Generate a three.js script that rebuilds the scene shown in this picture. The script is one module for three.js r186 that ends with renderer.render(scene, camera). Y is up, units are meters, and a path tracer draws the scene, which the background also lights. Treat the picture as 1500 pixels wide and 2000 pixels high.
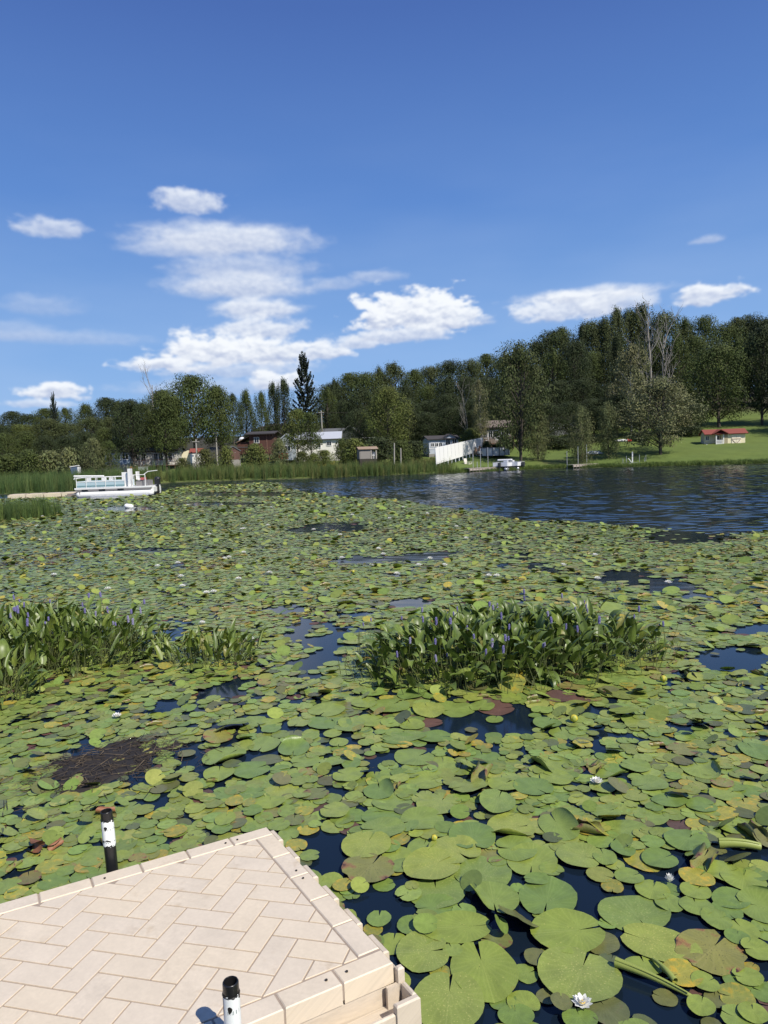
import * as THREE from 'three';
import { mergeGeometries } from 'three/addons/utils/BufferGeometryUtils.js';
import { ImprovedNoise } from 'three/addons/math/ImprovedNoise.js';

// ---------- camera, sky, sun, exposure ----------
const scene = new THREE.Scene();
const EYE = 2.2, PITCH = 4.45 * Math.PI / 180, ROLL = 2.0 * Math.PI / 180, FOCAL = 1387;
const camera = new THREE.PerspectiveCamera(2 * Math.atan(1000 / FOCAL) * 180 / Math.PI, 0.75, 0.05, 2000);
camera.position.set(0, EYE, 0);
camera.rotation.order = 'YXZ';
camera.rotation.set(-PITCH, 0, -ROLL);
const renderer = new THREE.WebGLRenderer({ antialias: true });
renderer.toneMapping = THREE.LinearToneMapping;
renderer.toneMappingExposure = 1.12;
renderer.shadowMap.enabled = true;
const SUN = new THREE.Vector3(0.46, 0.74, 0.50).normalize();
const sun = new THREE.DirectionalLight(new THREE.Color(1, 0.94, 0.84), 4.9);
sun.position.copy(SUN).multiplyScalar(150).add(new THREE.Vector3(0, 0, -60));
sun.target.position.set(0, 0, -60);
sun.castShadow = true; sun.shadow.mapSize.set(4096, 4096);
Object.assign(sun.shadow.camera, { left: -110, right: 110, top: 110, bottom: -110, near: 1, far: 400 });
scene.add(sun, sun.target);

// ---------- helpers ----------
function rng(seed) { let a = seed >>> 0; return () => { a = (a + 0x6D2B79F5) | 0; let t = Math.imul(a ^ (a >>> 15), 1 | a); t = (t + Math.imul(t ^ (t >>> 7), 61 | t)) ^ t; return ((t ^ (t >>> 14)) >>> 0) / 4294967296; }; }
const perlin = new ImprovedNoise();
const nz = (x, y, z = 0) => perlin.noise(x, y, z);
function fbm(x, y, z = 0, o = 5) { let s = 0, a = 0.5, f = 1; for (let i = 0; i < o; i++) { s += a * nz(x * f + i * 17.3, y * f - i * 9.1, z + i * 3.7); a *= 0.5; f *= 2.03; } return s; }
const clamp = (x, a = 0, b = 1) => Math.min(b, Math.max(a, x));
const ss = (a, b, x) => { const t = clamp((x - a) / (b - a)); return t * t * (3 - 2 * t); };
const lerp = (a, b, t) => a + (b - a) * t;
function table(pts, x) { if (x <= pts[0][0]) return pts[0][1]; for (let i = 1; i < pts.length; i++) if (x <= pts[i][0]) return lerp(pts[i - 1][1], pts[i][1], (x - pts[i - 1][0]) / (pts[i][0] - pts[i - 1][0])); return pts[pts.length - 1][1]; }
// direction of a point of the photograph (1500 x 2000), used to measure where things stand
function dirOf(px, py) {
  const x = (px - 750) / FOCAL, y = -(py - 1000) / FOCAL, c = Math.cos(ROLL), s = Math.sin(ROLL);
  const X = x * c + y * s, Y = -x * s + y * c;
  return new THREE.Vector3(X, Y * Math.cos(PITCH) - Math.sin(PITCH), -(Math.cos(PITCH) + Y * Math.sin(PITCH)));
}
function onPlane(px, py, y = 0) { const d = dirOf(px, py), t = (y - EYE) / d.y; return new THREE.Vector3(d.x * t, y, d.z * t); }
function atDepth(px, py, z) { const d = dirOf(px, py), t = z / d.z; return new THREE.Vector3(d.x * t, EYE + d.y * t, z); }
function toPixel(p) {
  const a = p.y - EYE, b = -p.z, cp = Math.cos(PITCH), sp = Math.sin(PITCH), Z = b * cp - a * sp, Y = (a * cp + b * sp) / Z, X = p.x / Z, c = Math.cos(ROLL), s = Math.sin(ROLL);
  return [750 + (X * c - Y * s) * FOCAL, 1000 - (X * s + Y * c) * FOCAL, Z];
}
const used = new Map();
function numbered(n) { const k = used.get(n) ?? 0; used.set(n, k + 1); return k ? n + '_' + String(k).padStart(3, '0') : n; }
function mesh(name, geo, mat, parent) { const m = new THREE.Mesh(geo, mat); m.name = parent ? name : numbered(name); m.castShadow = m.receiveShadow = true; (parent ?? scene).add(m); return m; }
function tag(o, label, category, group, kind) { if (label) o.userData.label = label; if (category) o.userData.category = category; if (group) o.userData.group = group; if (kind) o.userData.kind = kind; return o; }
function thing(name, label, category, pos = [0, 0, 0], turn = 0, group) { const o = new THREE.Group(); o.name = numbered(name); o.position.set(...pos); o.rotation.y = turn; scene.add(o); return tag(o, label, category, group); }
function struct(name, geo, mat) { return tag(mesh(name, geo, mat), null, null, null, 'structure'); }
const M = (r, g, b, rough = 0.8, extra = {}) => { const { physical, ...e } = extra; const m = physical ? new THREE.MeshPhysicalMaterial({ roughness: rough, side: THREE.DoubleSide, ...e }) : new THREE.MeshStandardMaterial({ roughness: rough, side: THREE.DoubleSide, ...e }); m.color.setRGB(r, g, b); return m; };
function box(w, h, d, x = 0, y = 0, z = 0, ry = 0, rz = 0) { const g = new THREE.BoxGeometry(w, h, d); if (rz) g.rotateZ(rz); if (ry) g.rotateY(ry); g.translate(x, y, z); return g; }
function bar(a, b, r, seg = 6, r2 = r) { const A = new THREE.Vector3(...a), B = new THREE.Vector3(...b), d = B.clone().sub(A), g = new THREE.CylinderGeometry(r2, r, d.length(), seg); g.applyQuaternion(new THREE.Quaternion().setFromUnitVectors(new THREE.Vector3(0, 1, 0), d.clone().normalize())); g.translate(...A.add(B).multiplyScalar(0.5).toArray()); return g; }
const merge = (list) => mergeGeometries(list.map((g) => { const n = g.index ? g.toNonIndexed() : g; for (const k of Object.keys(n.attributes)) if (!['position', 'normal', 'uv'].includes(k)) n.deleteAttribute(k); return n; }));
function dataTex(w, h, fn, srgb = true, rep) {
  const d = new Uint8Array(w * h * 4);
  for (let y = 0; y < h; y++) for (let x = 0; x < w; x++) { const c = fn((x + 0.5) / w, (y + 0.5) / h, x, y), i = (y * w + x) * 4; d[i] = clamp(c[0]) * 255; d[i + 1] = clamp(c[1]) * 255; d[i + 2] = clamp(c[2]) * 255; d[i + 3] = 255; }
  const t = new THREE.DataTexture(d, w, h); t.magFilter = THREE.LinearFilter; t.minFilter = THREE.LinearFilter; t.wrapS = t.wrapT = THREE.RepeatWrapping; if (srgb) t.colorSpace = THREE.SRGBColorSpace; if (rep) t.repeat.set(rep, rep); t.needsUpdate = true; return t;
}
// seamless noise for tiles
function tileNoise(u, v, f, o = 4, seed = 0) { let s = 0, a = 0.5; for (let i = 0; i < o; i++) { const p = f * 2 ** i, x = u * p, y = v * p, mix = (q, w) => nz(q + seed, w - seed, seed * 1.7 + i * 5.3); const n = lerp(lerp(mix(x, y), mix(x - p, y), u), lerp(mix(x, y - p), mix(x - p, y - p), u), v); s += a * n; a *= 0.55; } return s; }

// ---------- sky: air and clouds ----------
const skyStops = [[0, 0.305, 0.490, 0.758], [8, 0.217, 0.393, 0.712], [19, 0.106, 0.237, 0.569], [31, 0.065, 0.141, 0.407], [60, 0.044, 0.102, 0.324], [90, 0.037, 0.087, 0.287]];
const airAt = (el) => [1, 2, 3].map((k) => table(skyStops.map((s) => [s[0], s[k]]), el));
{
  const azel = (px, py) => { const d = dirOf(px, py).normalize(); return [Math.atan2(d.x, -d.z) * 180 / Math.PI, Math.asin(d.y) * 180 / Math.PI]; };
  // [px, py, half width px, half height px, opacity, puff 0..1 (0 smooth veil, 1 cumulus), brightness]
  const list = [
    [368, 398, 78, 24, 0.8, 0.55, 0.92], [105, 448, 76, 22, 0.65, 0.5, 0.9], [440, 474, 205, 40, 0.86, 0.16, 0.95], [350, 492, 130, 18, 0.45, 0.2, 0.9], [470, 527, 165, 30, 0.55, 0.2, 0.86], [475, 563, 170, 33, 0.82, 0.15, 0.93],
    [500, 606, 100, 26, 0.86, 0.3, 0.97], [505, 645, 95, 28, 0.85, 0.55, 0.96], [430, 690, 135, 36, 1, 0.75, 1.06], [325, 714, 92, 18, 0.95, 0.7, 1.04], [525, 694, 100, 28, 0.95, 0.7, 1], [470, 725, 170, 20, 0.6, 0.4, 0.9],
    [630, 690, 62, 19, 0.9, 0.75, 1.02], [705, 672, 48, 13, 0.8, 0.7, 1], [768, 618, 82, 44, 1, 0.9, 1.1], [838, 612, 84, 42, 1, 0.9, 1.08], [880, 625, 62, 30, 0.95, 0.9, 1.02], [940, 628, 30, 14, 0.5, 0.6, 0.9], [780, 655, 110, 20, 0.85, 0.6, 0.92],
    [1150, 578, 160, 18, 0.75, 0.3, 0.95], [1110, 605, 110, 30, 0.85, 0.7, 1], [1210, 592, 75, 24, 0.7, 0.6, 0.95], [1380, 578, 72, 27, 0.92, 0.7, 1], [1385, 470, 40, 10, 0.4, 0.3, 0.85],
    [105, 768, 62, 20, 0.95, 0.85, 1.06], [70, 790, 80, 10, 0.6, 0.5, 1], [540, 748, 60, 22, 0.95, 0.8, 1.05], [80, 600, 95, 24, 0.24, 0.3, 0.8], [735, 541, 65, 14, 0.4, 0.3, 0.85], [660, 556, 60, 14, 0.3, 0.3, 0.85], [120, 662, 190, 18, 0.28, 0.2, 0.82], [30, 650, 90, 24, 0.25, 0.2, 0.82], [430, 760, 210, 22, 0.4, 0.25, 0.85],
  ].map(([px, py, rx, ry, op, puff, br], i) => { const [az, el] = azel(px, py); const k = 180 / Math.PI / FOCAL * Math.cos(el * Math.PI / 180) ** 0; const sc = Math.cos(Math.atan(Math.hypot(px - 750, py - 1000) / FOCAL)); return { az, el, rx: rx * 1.1 * k * sc, ry: ry * 1.1 * k * sc, op, puff, br, i }; });
  const R = rng(71);
  for (let i = 0; i < 70; i++) {            // the same kind of sky goes on all round
    const az = 36 + R() * 288, el = 5 + R() ** 1.5 * 24, s = 0.5 + R();
    list.push({ az: az > 180 ? az - 360 : az, el, rx: (2 + R() * 6) * s, ry: (0.7 + R() * 1.3) * s, op: 0.5 + R() * 0.5, puff: 0.2 + R() * 0.7, br: 0.9 + R() * 0.15, i: 50 + i });
  }
  const W = 4096, H = 2048, d = new Float32Array(W * H * 4), buckets = Array.from({ length: 360 }, () => []);
  for (const c of list) for (let a = Math.floor(c.az - c.rx * 1.7); a <= c.az + c.rx * 1.7 + 1; a++) buckets[((a % 360) + 360) % 360].push(c);
  for (let y = 0; y < H; y++) {
    const el = ((y + 0.5) / H - 0.5) * 180, base = airAt(Math.max(0, el));
    for (let x = 0; x < W; x++) {
      const i = (y * W + x) * 4; let [r, g, b] = base;
      if (el > 0 && el < 45) {
        const th = ((x + 0.5) / W - 0.5) * 2 * Math.PI, az = Math.atan2(Math.cos(th), -Math.sin(th)) * 180 / Math.PI;
        const veil = clamp(0.10 + 0.5 * fbm(az * 0.06 + 4, el * 0.22, 3.1, 4)) * ss(30, 4, el) * 0.35;
        r = lerp(r, 0.60, veil); g = lerp(g, 0.70, veil); b = lerp(b, 0.86, veil);
        for (const c of buckets[((Math.floor(az) % 360) + 360) % 360]) {
          let dx = az - c.az; if (dx > 180) dx -= 360; if (dx < -180) dx += 360;
          const dy = el - c.el; if (Math.abs(dx) > c.rx * 1.7 || Math.abs(dy) > c.ry * 2.2) continue;
          const wx = fbm(az * 0.7 + c.i, el * 1.1, 1.3, 3) * 1.2 * (0.25 + 0.75 * c.puff), wy = fbm(az * 0.7 - c.i, el * 1.1, 7.7, 3) * 0.7 * (0.2 + 0.8 * c.puff);
          const ex = (dx + wx * 0.6) / c.rx, ey = (dy + wy * 0.5) / (dy < 0 ? c.ry * 0.72 : c.ry * 1.1), e = 1 - Math.sqrt(ex * ex + ey * ey);
          const f1 = fbm((az + wx) * 0.55 + c.i * 3.1, (el + wy) * 1.25, c.i, 6), fine = fbm(az * 2.1 + c.i, el * 3.6, c.i + 5, 4);
          const dens = e + (0.22 + 0.85 * c.puff) * f1 + 0.22 * c.puff * fine;
          const edge = lerp(0.75, 0.34, c.puff), a = ss(-0.04, edge, dens) * c.op;
          if (a <= 0.002) continue;
          const up = fbm((az + wx) * 0.55 + c.i * 3.1 + 0.16, (el + wy) * 1.25 + 0.34, c.i, 5);
          const light = clamp(0.66 + 0.30 * ey + 0.75 * c.puff * (f1 - up) + 0.25 * fine - 0.10 * ss(0.3, 1.0, dens), 0.25, 1) * c.br;
          const lit = ss(0.2, 0.95, light);
          r = lerp(r, lerp(0.40, 0.84, lit), a); g = lerp(g, lerp(0.47, 0.87, lit), a); b = lerp(b, lerp(0.65, 0.91, lit), a);
        }
      }
      d[i] = r; d[i + 1] = g; d[i + 2] = b; d[i + 3] = 1;
    }
  }
  const t = new THREE.DataTexture(d, W, H, THREE.RGBAFormat, THREE.FloatType);
  t.mapping = THREE.EquirectangularReflectionMapping; t.magFilter = THREE.LinearFilter; t.minFilter = THREE.LinearFilter; t.needsUpdate = true;
  scene.background = t; scene.environment = t;
}
// ---------- terrain ----------
const shorePts = [[-260, -50], [-60, -60], [-34, -64], [-28.5, -66], [-27, -72], [-25, -83], [-18, -82.6], [-10.8, -80.4], [-2.8, -82.2], [6, -82.6], [9.8, -84.5], [16.5, -86.6], [22.5, -86], [34, -78.8], [41, -76.4], [60, -72], [260, -60]];
const shore = (x) => table(shorePts, x) + 0.35 * nz(x * 0.35, 3.3) + 0.2 * nz(x * 1.1, 8.8);
function landY(x, z, d = shore(x) - z) {
  if (d < 0) return Math.max(-1.5, 0.02 + d * 0.35);
  const marsh = ss(-26, -31, x), right = ss(-2, 14, x);
  const slope = lerp(0.075, 0.142, right), dry = 0.02 + Math.min(d, 0.8) * 0.22 + slope * Math.min(60, Math.max(0, d - 0.8)) * ss(0, 6, d) + (d > 42 ? 7 * ss(42, 110, d) : 0);
  const wet = 0.05 + 0.012 * d + (d > 22 ? 7 * ss(22, 110, d) : 0);
  return lerp(dry, wet, marsh) * (d > 100 ? lerp(1, 0.8, ss(100, 300, d)) : 1) + 0.12 * ss(1, 8, d) * nz(x * 0.16, z * 0.16, 2);
}
const lawnTex = dataTex(512, 512, (u, v) => { const n = 0.5 + 0.9 * tileNoise(u, v, 6, 5, 2), f = 0.5 + 1.1 * tileNoise(u, v, 70, 2, 5), q = clamp(0.55 * n + 0.45 * f); return [0.72 + 0.28 * q, 0.74 + 0.26 * q, 0.66 + 0.34 * q]; });
{
  const xs = [], ds = [];
  for (let x = -260; x <= 260; x += (Math.abs(x) < 62 ? 1 : 4)) xs.push(x);
  for (let d = -14; d < 340;) { ds.push(d); d += d < -2 ? 2 : d < 4 ? 0.4 : d < 30 ? 1.2 : d < 100 ? 4 : 20; }
  const pos = [], col = [], uv = [], idx = [];
  for (const x of xs) for (const d of ds) {
    const s = shore(x), z = s - d; pos.push(x, landY(x, z, d), z); uv.push(x / 7, z / 7);
    const marsh = ss(-26, -31, x), n = 0.5 + 0.8 * fbm(x * 0.11, z * 0.13, 1, 4), dry = 0.5 + fbm(x * 0.3, z * 0.35, 6, 3);
    let c = [lerp(0.115, 0.165, n), lerp(0.175, 0.215, n), lerp(0.030, 0.038, dry)];
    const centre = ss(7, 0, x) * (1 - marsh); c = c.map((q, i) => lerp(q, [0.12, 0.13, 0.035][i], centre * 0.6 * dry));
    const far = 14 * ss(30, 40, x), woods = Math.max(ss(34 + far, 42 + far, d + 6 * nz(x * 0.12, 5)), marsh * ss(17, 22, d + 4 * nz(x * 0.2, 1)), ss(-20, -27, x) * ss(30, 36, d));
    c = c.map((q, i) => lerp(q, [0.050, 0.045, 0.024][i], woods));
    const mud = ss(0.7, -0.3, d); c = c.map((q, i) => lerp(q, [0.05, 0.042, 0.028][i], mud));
    const path = Math.exp(-(((x - 22.3) / 1.6) ** 2) - (((z + 91) / 1.1) ** 2)) * clamp(0.5 + 2 * nz(x, z, 4)); c = c.map((q, i) => lerp(q, [0.2, 0.14, 0.09][i], path));
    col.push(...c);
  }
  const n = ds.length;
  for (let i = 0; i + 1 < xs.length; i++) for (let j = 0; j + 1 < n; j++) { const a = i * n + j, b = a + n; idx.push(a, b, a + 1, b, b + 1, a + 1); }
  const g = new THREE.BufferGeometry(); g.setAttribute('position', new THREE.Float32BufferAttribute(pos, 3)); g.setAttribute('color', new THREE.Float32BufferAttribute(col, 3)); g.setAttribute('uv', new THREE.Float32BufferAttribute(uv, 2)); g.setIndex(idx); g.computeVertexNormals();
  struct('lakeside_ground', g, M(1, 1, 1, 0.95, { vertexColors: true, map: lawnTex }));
}
// lake bed under everything and the water
struct('lake_bed', new THREE.PlaneGeometry(900, 700).rotateX(-Math.PI / 2).translate(0, -1.8, 200), M(0.02, 0.02, 0.015, 1));
{
  const topLine = [[-60, 978], [300, 960], [545, 943], [560, 955], [700, 972], [800, 978], [930, 1001], [1020, 1015], [1240, 1028], [1420, 1042], [1560, 1034]];
  const R = rng(5), W = []; for (let i = 0; i < 44; i++) { const l = 0.33 + R() ** 2 * 0.6, k = 2 * Math.PI / l, a = 1.2 + (R() - 0.5) * 2.0; W.push([k * Math.cos(a), k * Math.sin(a), R() * 6.283, 0.028 / k]); }
  const xs = [-280], zs = []; for (let x = -36; x <= 52; x += 0.3) xs.push(x); xs.push(280);
  zs.push(30); for (let z = -9; z > -90;) { zs.push(z); z -= 0.09 + 0.0011 * -z; } zs.push(-150);
  const P = new Float32Array(xs.length * zs.length * 3), Nn = new Float32Array(P.length), I = [], nzs = zs.length, v = new THREE.Vector3();
  xs.forEach((x, i) => zs.forEach((z, j) => {
    const q = (i * nzs + j) * 3, rim = i === 0 || j === 0 || i === xs.length - 1 || j === nzs - 1; let y = 0, sx = 0, sz = 0;
    if (!rim) { const [px, py] = toPixel(v.set(x, 0, z)), calm = ss(12, -6, py - table(topLine, px)), amp = (0.06 + 0.94 * calm) * (0.75 + 0.7 * fbm(x * 0.05, z * 0.09, 2, 3)) * ss(-9, -11, z) * ss(-90, -87, z) * ss(-36, -33, x) * ss(52, 49, x); for (const [kx, kz, p, a] of W) { const t = kx * x + kz * z + p, c = Math.cos(t) * a * amp; y += Math.sin(t) * a * amp; sx += c * kx; sz += c * kz; } }
    P[q] = x; P[q + 1] = y; P[q + 2] = z; const l = 1 / Math.hypot(sx, 1, sz); Nn[q] = -sx * l; Nn[q + 1] = l; Nn[q + 2] = -sz * l;
  }));
  for (let i = 0; i + 1 < xs.length; i++) for (let j = 0; j + 1 < nzs; j++) { const a = i * nzs + j, b = a + nzs; I.push(a, b, a + 1, b, b + 1, a + 1); }
  const g = new THREE.BufferGeometry(); g.setAttribute('position', new THREE.BufferAttribute(P, 3)); g.setAttribute('normal', new THREE.BufferAttribute(Nn, 3)); const uv = new Float32Array(xs.length * nzs * 2); for (let i = 0; i < uv.length / 2; i++) { uv[i * 2] = P[i * 3]; uv[i * 2 + 1] = P[i * 3 + 2]; } g.setAttribute('uv', new THREE.BufferAttribute(uv, 2)); g.setIndex(I);
  const idx = g.index.array; { const A = new THREE.Vector3().fromArray(P, idx[0] * 3), B = new THREE.Vector3().fromArray(P, idx[1] * 3), C = new THREE.Vector3().fromArray(P, idx[2] * 3); if (B.sub(A).cross(C.sub(A)).y < 0) for (let i = 0; i < idx.length; i += 3) { const t = idx[i]; idx[i] = idx[i + 1]; idx[i + 1] = t; } }
  struct('lake_water', g, M(0.007, 0.014, 0.025, 0.10, { physical: true, ior: 1.33 }));
}

// ---------- trees ----------
const LEAF = {
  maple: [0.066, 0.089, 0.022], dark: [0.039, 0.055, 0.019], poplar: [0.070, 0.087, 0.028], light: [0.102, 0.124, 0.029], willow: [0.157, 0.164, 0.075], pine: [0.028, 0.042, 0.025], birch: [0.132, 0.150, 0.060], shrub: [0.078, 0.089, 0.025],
};
const leafMat = {}; for (const k in LEAF) leafMat[k] = M(...LEAF[k], 0.75, { physical: true, vertexColors: true, transmission: 0.16, specularIntensity: 0.4 });
const barkMat = M(0.085, 0.070, 0.055, 0.95), paleBark = M(0.34, 0.32, 0.28, 0.9), deadBark = M(0.26, 0.24, 0.21, 0.95), darkBark = M(0.045, 0.038, 0.032, 0.95);
class Leaves {
  constructor() { this.p = []; this.n = []; this.c = []; this.i = []; }
  add(x, y, z, n, s, tint, R) {            // a folded leaf spray: two faces
    let ax = R() - 0.5, ay = R() - 0.5, az = R() - 0.5; const d = ax * n[0] + ay * n[1] + az * n[2]; ax -= d * n[0]; ay -= d * n[1]; az -= d * n[2];
    let l = Math.hypot(ax, ay, az) || 1; ax /= l; ay /= l; az /= l;
    const bx = n[1] * az - n[2] * ay, by = n[2] * ax - n[0] * az, bz = n[0] * ay - n[1] * ax, w = s * (0.38 + 0.25 * R()), k = this.p.length / 3, f = s * 0.2;
    this.p.push(x - ax * s, y - ay * s, z - az * s, x + bx * w - n[0] * f, y + by * w - n[1] * f, z + bz * w - n[2] * f, x + ax * s, y + ay * s, z + az * s, x - bx * w - n[0] * f, y - by * w - n[1] * f, z - bz * w - n[2] * f);
    for (let q = 0; q < 4; q++) { this.n.push(...n); this.c.push(tint[0], tint[1], tint[2]); }
    this.i.push(k, k + 2, k + 1, k, k + 3, k + 2);
  }
  build() { const g = new THREE.BufferGeometry(); g.setAttribute('position', new THREE.Float32BufferAttribute(this.p, 3)); g.setAttribute('normal', new THREE.Float32BufferAttribute(this.n, 3)); g.setAttribute('color', new THREE.Float32BufferAttribute(this.c, 3)); g.setIndex(this.i); return g; }
}
const unit = (R) => { const z = R() * 2 - 1, a = R() * 6.2832, r = Math.sqrt(1 - z * z); return [r * Math.cos(a), z, r * Math.sin(a)]; };
const nrm = (v) => { const l = Math.hypot(...v) || 1; return v.map((q) => q / l); };
function limb(pts, r0, r1, seg = 6) { const c = new THREE.CatmullRomCurve3(pts.map((p) => new THREE.Vector3(...p))), n = Math.max(4, pts.length * 2), g = new THREE.TubeGeometry(c, n, 1, seg), p = g.attributes.position; for (let i = 0; i <= n; i++) { const q = c.getPointAt(i / n), r = lerp(r0, r1, i / n); for (let j = 0; j <= seg; j++) { const k = i * (seg + 1) + j; p.setXYZ(k, q.x + (p.getX(k) - q.x) * r, q.y + (p.getY(k) - q.y) * r, q.z + (p.getZ(k) - q.z) * r); } } g.computeVertexNormals(); return g; }
// every prototype is 1 unit high and its crown about 1 unit across; clones are stretched to size
const SHAPES = {
  round: (t) => Math.sin(Math.PI * Math.min(1, 0.10 + 0.86 * t)) ** 0.65, oval: (t) => Math.sin(Math.PI * (0.08 + 0.88 * t)) ** 0.8 * (1 - 0.2 * t), spire: (t) => (1 - t) ** 0.55 * Math.min(1, 0.45 + 2.6 * t) * 1.0 + 0.03, column: (t) => Math.min(1, 3 * t + 0.3) * (1 - t ** 3) ** 0.7,
};
function treeProto({ seed, shape, base = 0.16, N = 46, per = 250, leaf = 0.0125, cl = 0.17, flat = 0.75, droop = 0, stems = 1, upright = 0, gap = 0 }) {
  const R = rng(seed), L = new Leaves(), wood = [], S = SHAPES[shape], lean = [(R() - 0.5) * 0.06, (R() - 0.5) * 0.06];
  const trunkAt = (t) => [lean[0] * t + 0.015 * Math.sin(t * 5 + seed), t, lean[1] * t + 0.015 * Math.cos(t * 4 + seed)];
  for (let s = 0; s < stems; s++) { const o = stems > 1 ? [(R() - 0.5) * 0.12, (R() - 0.5) * 0.12] : [0, 0]; wood.push(limb([0, 0.12, 0.3, 0.5, 0.72, 0.9].map((t) => { const p = trunkAt(t); return [p[0] + o[0] * (0.3 + 2 * t), p[1] - (t ? 0 : 0.03), p[2] + o[1] * (0.3 + 2 * t)]; }), 0.026 / Math.sqrt(stems), 0.004, 7)); }
  for (let i = 0; i < N; i++) {
    const t = i < 3 ? 0.97 - i * 0.05 : (i + R()) / N, y0 = base + (1 - base) * t, a = i * 2.39996 + R() * 0.9, rr = S(t) * 0.5, ring = i < 3 ? 0.15 : Math.sqrt(R()) * 0.82 + 0.10, c = cl * (0.65 + 0.7 * R()) * (0.55 + 0.6 * S(t));
    const x0 = Math.cos(a) * rr * ring + lean[0] * y0, z0 = Math.sin(a) * rr * ring + lean[1] * y0; if (R() < gap) continue;
    const yc = Math.min(y0, 1 - c * flat * 0.7), q = trunkAt(Math.max(base * 0.7, yc - 0.12 - 0.25 * ring * rr));
    if (i % 2 === 0 || R() < 0.4) wood.push(limb([q, [(q[0] + x0) / 2 + (R() - 0.5) * 0.03, (q[1] + yc) / 2 + 0.01, (q[2] + z0) / 2], [x0, yc, z0]], 0.008, 0.0015, 5));
    const tone = 0.8 + 0.4 * R(), warm = 0.92 + 0.16 * R();
    for (let k = 0; k < per; k++) {
      const u = unit(R), d = c * (0.35 + 0.65 * R() ** 0.45), st = upright ? 1 + upright * R() : 1;
      let x = x0 + u[0] * d / (upright ? 1.35 : 1), y = yc + u[1] * d * flat * st, z = z0 + u[2] * d / (upright ? 1.35 : 1); if (droop) y -= droop * R() * (u[0] ** 2 + u[2] ** 2) * c * 2;
      const n = nrm([u[0] + (R() - 0.5) * 1.3, u[1] + 0.35 + (R() - 0.5) * 1.3, u[2] + (R() - 0.5) * 1.3]), v = tone * (0.72 + 0.56 * R());
      L.add(x, Math.max(0.02, y), z, n, leaf * (0.6 + 0.8 * R()), [v * warm, v, v * (0.85 + 0.3 * R())], R);
    }
  }
  return { crown: L.build(), trunk: merge(wood) };
}
function pineProto(seed) {
  const R = rng(seed), L = new Leaves(), wood = [limb([[0, -0.02, 0], [0.004, 0.3, 0], [0, 0.7, 0.004], [0, 1, 0]], 0.02, 0.002, 7)];
  for (let w = 0; w < 19; w++) {
    const t = w / 18.5, y = 0.12 + 0.86 * t, len = (0.47 * (1 - t) ** 0.55 + 0.03) * (0.8 + 0.3 * R()), n = 7;
    for (let b = 0; b < n; b++) {
      const a = b / n * 6.283 + w * 1.1 + (R() - 0.5) * 0.6, l = len * (0.7 + 0.45 * R()), rise = lerp(0.02, 0.10, t) * (1 + R()), dx = Math.cos(a), dz = Math.sin(a);
      wood.push(limb([[0, y, 0], [dx * l * 0.55, y - 0.012 + rise * 0.3, dz * l * 0.55], [dx * l, y + rise, dz * l]], 0.004, 0.001, 4));
      for (let k = 0; k < 60; k++) { const s = 0.22 + 0.8 * R() ** 0.7, side = (R() - 0.5) * 0.34 * l * (1.2 - s), yy = y + rise * s * s - 0.01 + (R() - 0.3) * 0.022, v = 0.7 + 0.6 * R(); L.add(dx * l * s - dz * side, yy, dz * l * s + dx * side, nrm([(R() - 0.5) * 0.9, 1, (R() - 0.5) * 0.9]), 0.024 * (0.7 + 0.8 * R()), [v, v, v], R); }
    }
  }
  return { crown: L.build(), trunk: merge(wood) };
}
function deadProto(seed, n = 15) {
  const R = rng(seed), wood = [];
  const grow = (p, d, len, r, lvl) => { const q = p.map((c, i) => c + d[i] * len), m = p.map((c, i) => (c + q[i]) / 2 + (R() - 0.5) * len * 0.14); wood.push(limb([p, m, q], r, r * 0.45, 5)); if (lvl < 3) for (let i = 0; i < (lvl ? 3 : n); i++) { const s = lvl ? 0.35 + 0.6 * R() : 0.3 + 0.68 * i / n, o = unit(R), b = p.map((c, k) => lerp(c, q[k], s)); grow(b, nrm([d[0] * 0.8 + o[0] * 0.75, Math.abs(d[1]) * 0.8 + o[1] * 0.35 + 0.25, d[2] * 0.8 + o[2] * 0.75]), len * (lvl ? 0.5 : 0.34) * (0.6 + 0.6 * R()), r * 0.42, lvl + 1); } };
  grow([0, 0, 0], [0.03, 1, 0], 1, 0.014, 0);
  return { trunk: merge(wood) };
}
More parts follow.
